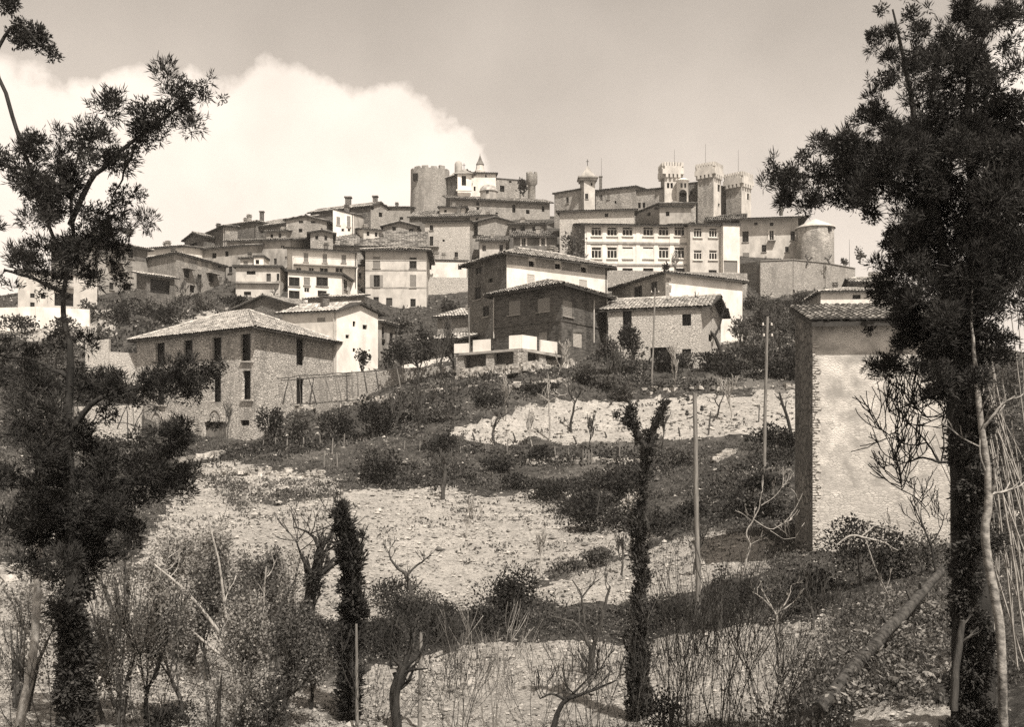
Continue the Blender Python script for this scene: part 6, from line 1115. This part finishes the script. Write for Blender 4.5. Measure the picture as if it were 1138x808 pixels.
for x, y, w, h, lb in ((300, 815, 50, 70, 'dark undergrowth bush at the bottom of the thicket'), (190, 815, 60, 40, 'dark undergrowth bush at the bottom left of the thicket'), (330, 740, 40, 70, 'dark bush round the foot of the gnarled pollard')): bush('shrub', lb, 'shrub', x, y, w, h, 'leaf_dark', 1000, 3.4)
t = fork('long bare leaning branches crossing the thicket', (250, 780), [[(262, 730, 2.2), (235, 690, 2), (205, 655, 1.6), (172, 628, 1)], [(255, 735, 1.8), (225, 712, 1.5), (190, 682, 1.2), (160, 660, .7)], [(270, 812, 2.6), (262, 760, 2.2), (252, 690, 1.8), (243, 620, 1.2), (228, 565, .7)], [(290, 720, 1.4), (292, 680, 1.2), (296, 630, .8)]], 'bark_pale', 3, Y=20, tl=.4)
t['label'] = 'long bare branches leaning across the lower left thicket'
for x, y, w, h, lb in ((140, 700, 110, 110, 'loose pale leaved bush between the left cypress and the left field'), (200, 740, 130, 120, 'wide loose pale leaved bush in the heart of the thicket'), (280, 740, 120, 130, 'loose pale leaved bush right of the thicket heart'), (130, 812, 110, 110, 'loose pale leaved bush at the bottom left by the cypress trunk'), (240, 815, 140, 90, 'loose pale leaved bush at the bottom middle of the thicket'), (320, 680, 90, 80, 'loose pale leaved bush against the gnarled pollard'), (210, 640, 110, 60, 'loose pale leaved bush along the left field edge'), (20, 790, 110, 120, 'loose pale leaved bush at the bottom left corner'), (30, 700, 100, 60, 'low pale leaved bush by the far left thin trunk')): bush('loose_bush', lb, 'shrub', x, y, w, h, 'leaf_pale' if x != 280 else 'leaf_mid', 2200, 2.8, lumps=14, hole=.05, stems=5, flat=.8)
fork('fallen pale branch on the ground in the lower left thicket', (140, 790), [[(120, 776, 1.4), (140, 780, 2), (158, 790, 2.2), (185, 800, 1.6), (200, 797, 1)]], 'bark_pale', 4, Y=18, tl=.3)
fork('pale thin trunk curving up at far left', (20, 820), [[(14, 850, 6), (22, 800, 5.6), (32, 760, 5), (39, 715, 4.6), (41, 670, 4.2), (42, 630, 3.8), (46, 560, 3), (48, 500, 2.4), (50, 460, 1.6)]], 'bark_pale', 0, Y=14, name='thin_tree')

# ------------------------------------------------------------------ foreground trees
def ivy_trunk(name, label, Y, axis, Y_ground_px, leaf, crown=(), dens=.5, lp=(4, 8), bark='bark_dark', wp=1.2, skip=.78):
    "an ivy covered or feathery trunk: axis = [(px, py, radius px)]"
    rg = rng(); t = thing(name, label, 'tree', P(axis[0][0], axis[0][1], Y)); q = MB(); B = limb(q, [(a, b, r * .55) for a, b, r in axis], Y, 9, .3, rg)
    for l in crown: limb(q, l, Y, 7, .5, rg)
    q.build('trunk', M[bark], t); q = MB(); A = np.array(axis, float); n = int(sum(abs(A[i + 1][1] - A[i][1]) for i in range(len(A) - 1)) / 5); tt = np.linspace(0, len(A) - 1, n)
    bl = [(np.interp(s, np.arange(len(A)), A[:, 0]) + rg.normal(0, 1.5), np.interp(s, np.arange(len(A)), A[:, 1]), np.interp(s, np.arange(len(A)), A[:, 2]) * rg.uniform(.35, 1.15)) for s in tt if rg.random() < skip]
    for l in crown:
        for a, b, r, *_ in l[1:]: bl.append((a + rg.normal(0, 2), b, r * rg.uniform(1.2, 1.9)))
    blob_foliage(q, bl, Y, rg, dens, lp, wp, dj=.05); blob_foliage(q, [(a, b, r * 1.2) for a, b, r in bl], Y, rg, dens * .25, (lp[0] + 2, lp[1] + 3), wp * .8, 1.2, 4, .05); q.build('foliage', M[leaf], t); return t
ivy_trunk('ivied_pollard', 'tall ivy wrapped trunk forking into a V at lower centre', 19.5, [(712, 830, 15), (712, 790, 15), (709, 750, 13), (711, 700, 11), (713, 650, 9), (711, 600, 9), (711, 572, 8), (714, 550, 5), (717, 520, 5), (719, 498, 6)], 0, 'leaf_ivy',
          [[(719, 500, 4), (712, 488, 4), (703, 474, 4.4), (697, 462, 4), (702, 452, 2.4)], [(720, 500, 4), (725, 486, 4), (728, 470, 4.4), (735, 457, 4), (741, 448, 2.4)], [(704, 474, 1.4), (694, 470, 1), (688, 462, .6)], [(712, 600, 1.5), (724, 585, 1.2), (728, 570, .8)], [(709, 740, 2), (696, 722, 1.6), (692, 708, 1)]], .55, (3, 6.5))
ivy_trunk('slim_cypress', 'slim dark cypress column at lower left of centre', 19.5, [(388, 830, 13), (388, 780, 14), (389, 730, 12), (391, 690, 11), (393, 655, 12.5), (390, 625, 11.5), (385, 600, 9), (381, 580, 7), (379, 562, 3)], 0, 'leaf_cypress', [[(389, 640, 2), (400, 615, 1.5), (404, 596, .8)], [(384, 610, 2), (374, 590, 1.4), (371, 574, .7)], [(388, 720, 2), (402, 700, 1.5), (406, 684, .8)]], .5, (4, 10), skip=1.0)
# --- the left cypress
LB = [(228, 101, 8), (240, 101, 5), (214, 110, 13), (196, 108, 10), (206, 120, 9), (189, 126, 15), (172, 138, 20), (156, 150, 17), (150, 132, 8), (148, 166, 18), (136, 185, 13), (126, 212, 14), (122, 226, 8), (136, 205, 10), (122, 160, 15), (106, 150, 9), (110, 170, 12), (104, 142, 5),
      (92, 165, 12), (80, 160, 6), (76, 178, 13), (60, 186, 12), (42, 178, 9), (28, 168, 7), (18, 186, 15), (6, 180, 10), (8, 205, 14), (28, 205, 14), (48, 208, 12), (66, 202, 14), (86, 196, 14), (40, 230, 12), (64, 224, 13), (84, 222, 16), (100, 240, 15), (74, 248, 16), (92, 262, 18), (110, 262, 10), (66, 270, 11), (86, 284, 18), (108, 282, 11), (64, 294, 12), (100, 300, 12), (78, 310, 14),
      (14, 262, 8), (8, 282, 12), (22, 296, 13), (40, 300, 10), (6, 310, 15), (26, 322, 13), (50, 326, 14), (8, 340, 12), (70, 332, 12),
      (4, 388, 18), (26, 392, 18), (14, 420, 18), (44, 408, 16), (62, 380, 13), (70, 402, 18), (60, 430, 18), (86, 432, 17), (30, 448, 18), (6, 456, 18), (60, 462, 18), (94, 458, 14), (82, 480, 16),
      (112, 428, 12), (132, 432, 14), (154, 432, 15), (176, 426, 15), (196, 424, 16), (214, 420, 16), (228, 412, 12), (238, 404, 8), (206, 440, 12), (222, 432, 9), (150, 446, 9),
      (34, 480, 14), (10, 492, 16), (40, 510, 15), (70, 505, 15), (96, 510, 14), (120, 520, 16), (140, 516, 12), (160, 506, 13), (178, 496, 14), (194, 488, 13), (208, 478, 12), (218, 472, 8), (190, 512, 15), (172, 524, 16), (152, 538, 16), (196, 536, 13), (212, 540, 8), (206, 522, 9), (176, 548, 13),
      (12, 530, 17), (40, 538, 16), (66, 534, 14), (92, 540, 17), (120, 548, 17), (142, 560, 14), (14, 562, 20), (44, 568, 19), (72, 566, 18), (100, 574, 19), (128, 580, 15), (150, 584, 12), (160, 600, 9), (10, 594, 18), (36, 600, 18), (62, 600, 17), (88, 604, 17), (114, 606, 15), (14, 622, 13), (44, 626, 14), (72, 626, 12), (96, 628, 12), (120, 618, 8), (52, 640, 8)]
CORNER = [(6, 6, 12), (20, 10, 9), (12, 22, 11), (28, 28, 11), (38, 40, 12), (30, 50, 9), (46, 50, 8), (22, 40, 7), (8, 34, 6)]
def left_cypress():
    Y = 11.6; rg = rng(); t = thing('cypress', 'big dark cypress with outreaching boughs at the left edge', 'tree', P(80, 830, Y)); q = MB()
    limb(q, [(78, 905, 19), (80, 840, 15), (81, 760, 13), (82, 690, 11), (83, 640, 9), (79, 560, 7), (72, 480, 5.5), (80, 400, 3.6), (66, 330, 2.6), (84, 270, 2.2), (77, 220, 1.8), (88, 170, 1)], Y, 12, .5, rg)
    for l in ([(78, 250, 3.5), (100, 200, 3), (130, 170, 2.4), (170, 140, 1.8), (210, 112, 1)], [(76, 480, 3.5), (110, 440, 3), (160, 432, 2.2), (220, 415, 1)], [(80, 590, 4), (120, 545, 3), (170, 515, 2), (212, 478, 1)], [(80, 600, 3), (120, 580, 2), (158, 598, 1)], [(76, 330, 3), (40, 310, 2), (5, 300, 1.6)], [(78, 560, 3.5), (40, 540, 2.6), (0, 520, 2)], [(150, 160, 1.6), (138, 190, 1.2), (124, 224, .7)], [(76, 420, 3), (40, 400, 2), (0, 395, 1.5)], [(80, 220, 3), (40, 190, 2), (5, 185, 1.4)], [(70, 300, 2), (20, 150, 2.4), (-10, 60, 2.2), (20, 20, 1.5), (45, 50, .8)]): limb(q, l, Y, 6, .8, rg)
    q.build('trunk', M['bark_dark'], t)
    q = MB(); thin = lambda a, b: .12 if 303 < b < 350 else ((.8 if a > 45 else .5) if (350 <= b < 470 and a < 112) else (.7 if (b > 470 and a < 50) else .82))
    A_ = [(76 + rg.normal(0, 6), y, rg.uniform(8, 13)) for y in list(range(240, 300, 14)) + list(range(480, 640, 11))] + [(a, b, r * thin(a, b) ** .5) for a, b, r in LB if rg.random() < thin(a, b) + .1]
    blob_foliage(q, A_, Y, rg, .6, (3, 6.5), .7, .3, 5, .45); blob_foliage(q, [(a + rg.normal(0, 4), b + rg.normal(0, 4), r * 1.22) for a, b, r in A_], Y, rg, .28, (5, 12), .55, .55, 7, .5); blob_foliage(q, CORNER, Y, rg, .8, (3, 6.5), .8, .2, 5, .2); q.build('foliage', M['leaf_cypress'], t)
    q = MB(); blob_foliage(q, [(82 + rg.normal(0, 2), y, 13 + (y - 650) * .028) for y in range(652, 900, 6)], Y, rg, .5, (4, 8), 1.2, -.1, 5, .1); q.build('ivy', M['leaf_ivy'], t)
left_cypress()
RB = [(984, 4, 6), (994, 14, 9), (1004, 24, 9), (992, 34, 9), (1008, 44, 9), (998, 56, 11), (1012, 66, 9), (1002, 78, 12), (988, 88, 9), (978, 84, 4), (994, 100, 13), (982, 112, 10), (1008, 112, 11), (972, 112, 5), (1000, 124, 12), (1024, 20, 4),
      (1058, 4, 9), (1076, 8, 13), (1098, 8, 15), (1122, 6, 14), (1140, 14, 14), (1064, 24, 13), (1084, 26, 15), (1106, 26, 14), (1050, 44, 12), (1068, 46, 15), (1090, 44, 14), (1036, 52, 10), (1048, 64, 13), (1072, 68, 14), (1092, 62, 11), (1138, 34, 9), (1046, 82, 10), (1064, 88, 14), (1084, 84, 12), (1056, 106, 14), (1078, 106, 14), (1096, 98, 9), (1046, 122, 12), (1066, 126, 16), (1090, 122, 14),
      (1136, 86, 9), (1128, 104, 13), (1142, 116, 14), (1114, 118, 12), (1104, 136, 16), (1128, 136, 16),
      (860, 190, 7), (852, 188, 4), (870, 198, 10), (880, 186, 10), (884, 212, 11), (872, 218, 7), (896, 172, 9), (906, 162, 7), (898, 200, 14), (902, 224, 9), (914, 186, 16), (924, 208, 14), (920, 168, 9), (938, 190, 18), (936, 216, 12), (952, 172, 11), (956, 200, 17), (944, 226, 9), (968, 184, 16), (966, 214, 14), (972, 162, 10), (984, 196, 18), (984, 172, 14), (990, 150, 12), (1000, 140, 12), (980, 232, 10), (994, 216, 12), (1000, 178, 18), (960, 156, 5), (1008, 196, 18), (1012, 160, 18),
      (1030, 148, 16), (1036, 176, 22), (1062, 156, 22), (1090, 156, 22), (1120, 164, 22), (1142, 160, 18), (1064, 190, 24), (1094, 196, 24), (1126, 200, 24), (1036, 208, 22), (1018, 222, 14), (1044, 236, 22), (1070, 228, 24), (1100, 236, 26), (1132, 240, 22), (1020, 252, 14), (1006, 252, 8), (1000, 266, 9), (992, 254, 7), (1014, 276, 14), (1040, 268, 22), (1068, 268, 24), (1098, 276, 26), (1130, 282, 22), (996, 288, 9), (984, 280, 5), (1006, 300, 13), (1028, 304, 20), (1056, 306, 24), (1088, 312, 26), (1122, 320, 22), (1140, 300, 14), (990, 306, 5), (1000, 324, 12), (1020, 332, 18), (1046, 342, 22), (1076, 348, 24), (1106, 352, 20), (1126, 346, 12), (994, 344, 9), (988, 360, 6), (1008, 356, 14), (1026, 368, 18), (1052, 376, 22), (1082, 382, 20), (1106, 380, 11), (1004, 382, 11), (1012, 400, 12), (1030, 400, 16), (1054, 408, 18), (1078, 408, 15), (1020, 416, 11), (1036, 428, 13), (1056, 434, 13), (1044, 440, 8), (1010, 412, 7), (1096, 400, 9), (1070, 430, 9)]
def right_cypress():
    Y = 11.0; rg = rng(); t = thing('cypress', 'massive dark twin trunked cypress on the right side', 'tree', P(1080, 830, Y)); q = MB()
    limb(q, [(1066, 930, 13), (1068, 830, 11), (1068, 740, 10), (1068, 640, 9), (1066, 560, 8.5), (1062, 480, 8), (1058, 420, 7.5), (1054, 340, 6.5), (1045, 250, 5), (1020, 150, 3.5), (1004, 60, 2), (992, 10, 1)], Y, 12, .4, rg)
    limb(q, [(1092, 930, 20, .3), (1090, 830, 17, .3), (1089, 700, 15, .3), (1087, 600, 13, .3), (1082, 500, 12, .3), (1078, 420, 10, .3), (1080, 330, 8, .3), (1084, 230, 6, .2), (1074, 130, 4), (1080, 40, 2.5)], Y, 12, .4, rg)
    for l in ([(1040, 240, 4), (1000, 205, 3.2), (950, 195, 2.4), (900, 195, 1.6), (860, 190, .8)], [(1050, 330, 3), (1020, 340, 2), (996, 340, 1)], [(1084, 230, 4), (1110, 160, 3), (1140, 100, 2)], [(1080, 60, 2.4), (1110, 20, 2), (1140, 15, 1.4)], [(1058, 420, 2.5), (1036, 405, 2), (1012, 404, 1)], [(1080, 320, 3), (1110, 320, 2.4), (1140, 300, 1.6)]): limb(q, l, Y, 7, .8, rg)
    q.build('trunk', M['bark_dark'], t); q = MB(); A_ = [(a, b, r * (.9 if b < 135 or a < 1010 else 1.0)) for a, b, r in RB if not (b < 140 and rg.random() < .12)]
    blob_foliage(q, A_, Y, rg, .95, (3, 6.5), .7, .35, 5, .45); blob_foliage(q, [(a + rg.normal(0, 4), b + rg.normal(0, 4), r * 1.22) for a, b, r in A_], Y, rg, .3, (5, 12), .55, .6, 7, .5); q.build('foliage', M['leaf_cypress'], t)
    q = MB(); blob_foliage(q, [(1080 + rg.normal(0, 9), y, 13) for y in range(440, 900, 5)], Y - .12, rg, .55, (3, 7), 1.1, -.1, 5, .1); q.build('ivy', M['leaf_ivy'], t)
right_cypress()
fork('pale curving trunk in front of the right cypress', (1115, 830), [[(1118, 900, 5.4), (1116, 820, 5), (1114, 760, 4.8), (1112, 700, 5), (1103, 650, 4.8), (1096, 612, 4.6), (1094, 590, 4.8), (1099, 562, 4.3), (1098, 520, 3.8), (1091, 480, 3.5), (1087, 440, 3), (1083, 400, 2.2), (1079, 350, 1.4), (1082, 290, .8)], [(1091, 480, 1.6), (1110, 452, 1.2), (1128, 440, .7)], [(1098, 530, 1.4), (1088, 505, 1), (1090, 470, .6)]], 'bark_mottled', 3, Y=10.5, name='thin_tree', tl=.3)
fork('broken pale trunk leaning at the foot of the right cypress', (1062, 760), [[(1060, 790, 4.5), (1062, 745, 4.4), (1066, 715, 4), (1070, 690, 3)]], 'bark', 2, Y=10.6, name='stump', tl=.2)
fork('tangled thin leaved branch hanging before the farm tower front', (1058, 520), [[(1064, 512, 1.82), (1044, 515, 1.54), (1026, 507, 1.19), (1008, 515, 0.84), (996, 512, 0.49)], [(1044, 515, 1.26), (1032, 494, 0.98), (1018, 478, 0.77), (1004, 466, 0.56), (988, 458, 0.35)], [(1030, 492, 0.91), (1012, 496, 0.70), (992, 488, 0.49), (972, 470, 0.28)], [(1018, 478, 0.70), (1022, 460, 0.56), (1012, 444, 0.35)], [(1008, 514, 0.70), (1000, 530, 0.49), (1002, 545, 0.35)], [(1046, 514, 0.98), (1050, 490, 0.70), (1046, 470, 0.49), (1050, 455, 0.35)]], 'bark_dark', 14, Y=12, tl=.32)
fork('dark bare shrub rising beside the farm tower base', (1040, 640), [[(1041, 642, 1.44), (1036, 612, 1.20), (1028, 590, 0.90), (1018, 568, 0.60), (1008, 552, 0.36)], [(1034, 606, 0.84), (1046, 588, 0.60), (1050, 570, 0.36)], [(1029, 592, 0.72), (1022, 572, 0.48), (1026, 550, 0.30)]], 'bark_dark', 6, Y=20, tl=.4)
fork('pale dead branch draped over the bush at the tower foot', (940, 595), [[(930, 606, 0.84), (945, 594, 1.20), (962, 598, 1.32), (980, 602, 1.08), (998, 612, 0.60)], [(958, 596, 0.96), (975, 582, 0.78), (992, 590, 0.60), (1002, 592, 0.36)], [(962, 600, 0.60), (972, 630, 0.54), (984, 655, 0.54), (994, 678, 0.48)]], 'bark_pale', 4, Y=21, tl=.3)
canes = thing('cane_clump', 'clump of long thin leaning canes behind the right cypress', 'canes', P(1130, 700, 13)); rg = rng(); q = MB()
for _ in range(46): x0 = rg.uniform(1100, 1200); y0 = rg.uniform(640, 760); x1 = x0 + rg.uniform(-95, 0); y1 = rg.uniform(330, 520); dy = rg.uniform(0, 2); limb(q, [(x0, y0, 1.1, dy), ((x0 + x1) / 2 + rg.normal(6, 4), (y0 + y1) / 2, .9, dy), (x1, y1, .5, dy)], 12, 4, .3, rg)
q.build('canes', M['bark_pale'], canes)
q = MB(); rg = rng(); n = 500; C = np.stack([P(rg.uniform(1095, 1170), rg.uniform(380, 640), 12.8) for _ in range(n)]); leaves(q, C, rdir(n, rg) + [-.3, 0, .2], .12, .012, rg); q.build('foliage', M['leaf_mid'], canes)
# broad leaved plants on the bank at bottom right
rg = rng()
for i, (x, y) in enumerate(((960, 770), (985, 745), (1010, 760), (1000, 715), (1030, 730), (965, 720), (1035, 690), (1005, 680), (1045, 760), (940, 745), (975, 690), (1022, 780), (950, 790))):
    p = G(x, y); t = thing('leafy_plant', 'broad leaved plant on the bank beside the leaning log', 'plant', p, 'broad leaved plants on the right bank'); q = MB(); n = 150
    C = p + rg.normal(0, 1, (n, 3)) * [.22, .18, .0] + np.stack([np.zeros(n), np.zeros(n), rg.random(n) * .35], -1); a = rg.random(n) * 6.28
    leaves(q, C, np.stack([np.cos(a), np.sin(a), rg.uniform(-.1, .7, n)], -1), rg.uniform(.07, .14, n), rg.uniform(.018, .03, n), rg); q.build('foliage', M['leaf_pale'], t)

# ------------------------------------------------------------------ thin spring haze over the valley
def haze():
    bm = MB(); bm.box((0, 150, 21), (340, 0, 0), (0, 260, 0), (0, 0, 44)); m = bpy.data.materials.new('thin_haze'); m.use_nodes = True; nt = m.node_tree; N = nt.nodes
    N.remove(N['Principled BSDF']); v = N.new('ShaderNodeVolumePrincipled'); v.inputs['Color'].default_value = (1.0, .95, .88, 1); v.inputs['Density'].default_value = HAZE_D; v.inputs['Anisotropy'].default_value = 0.0
    nt.links.new(v.outputs[0], N['Material Output'].inputs['Volume']); o = bm.build('haze', m); o['kind'] = 'stuff'
HAZE_D = .0002
haze()
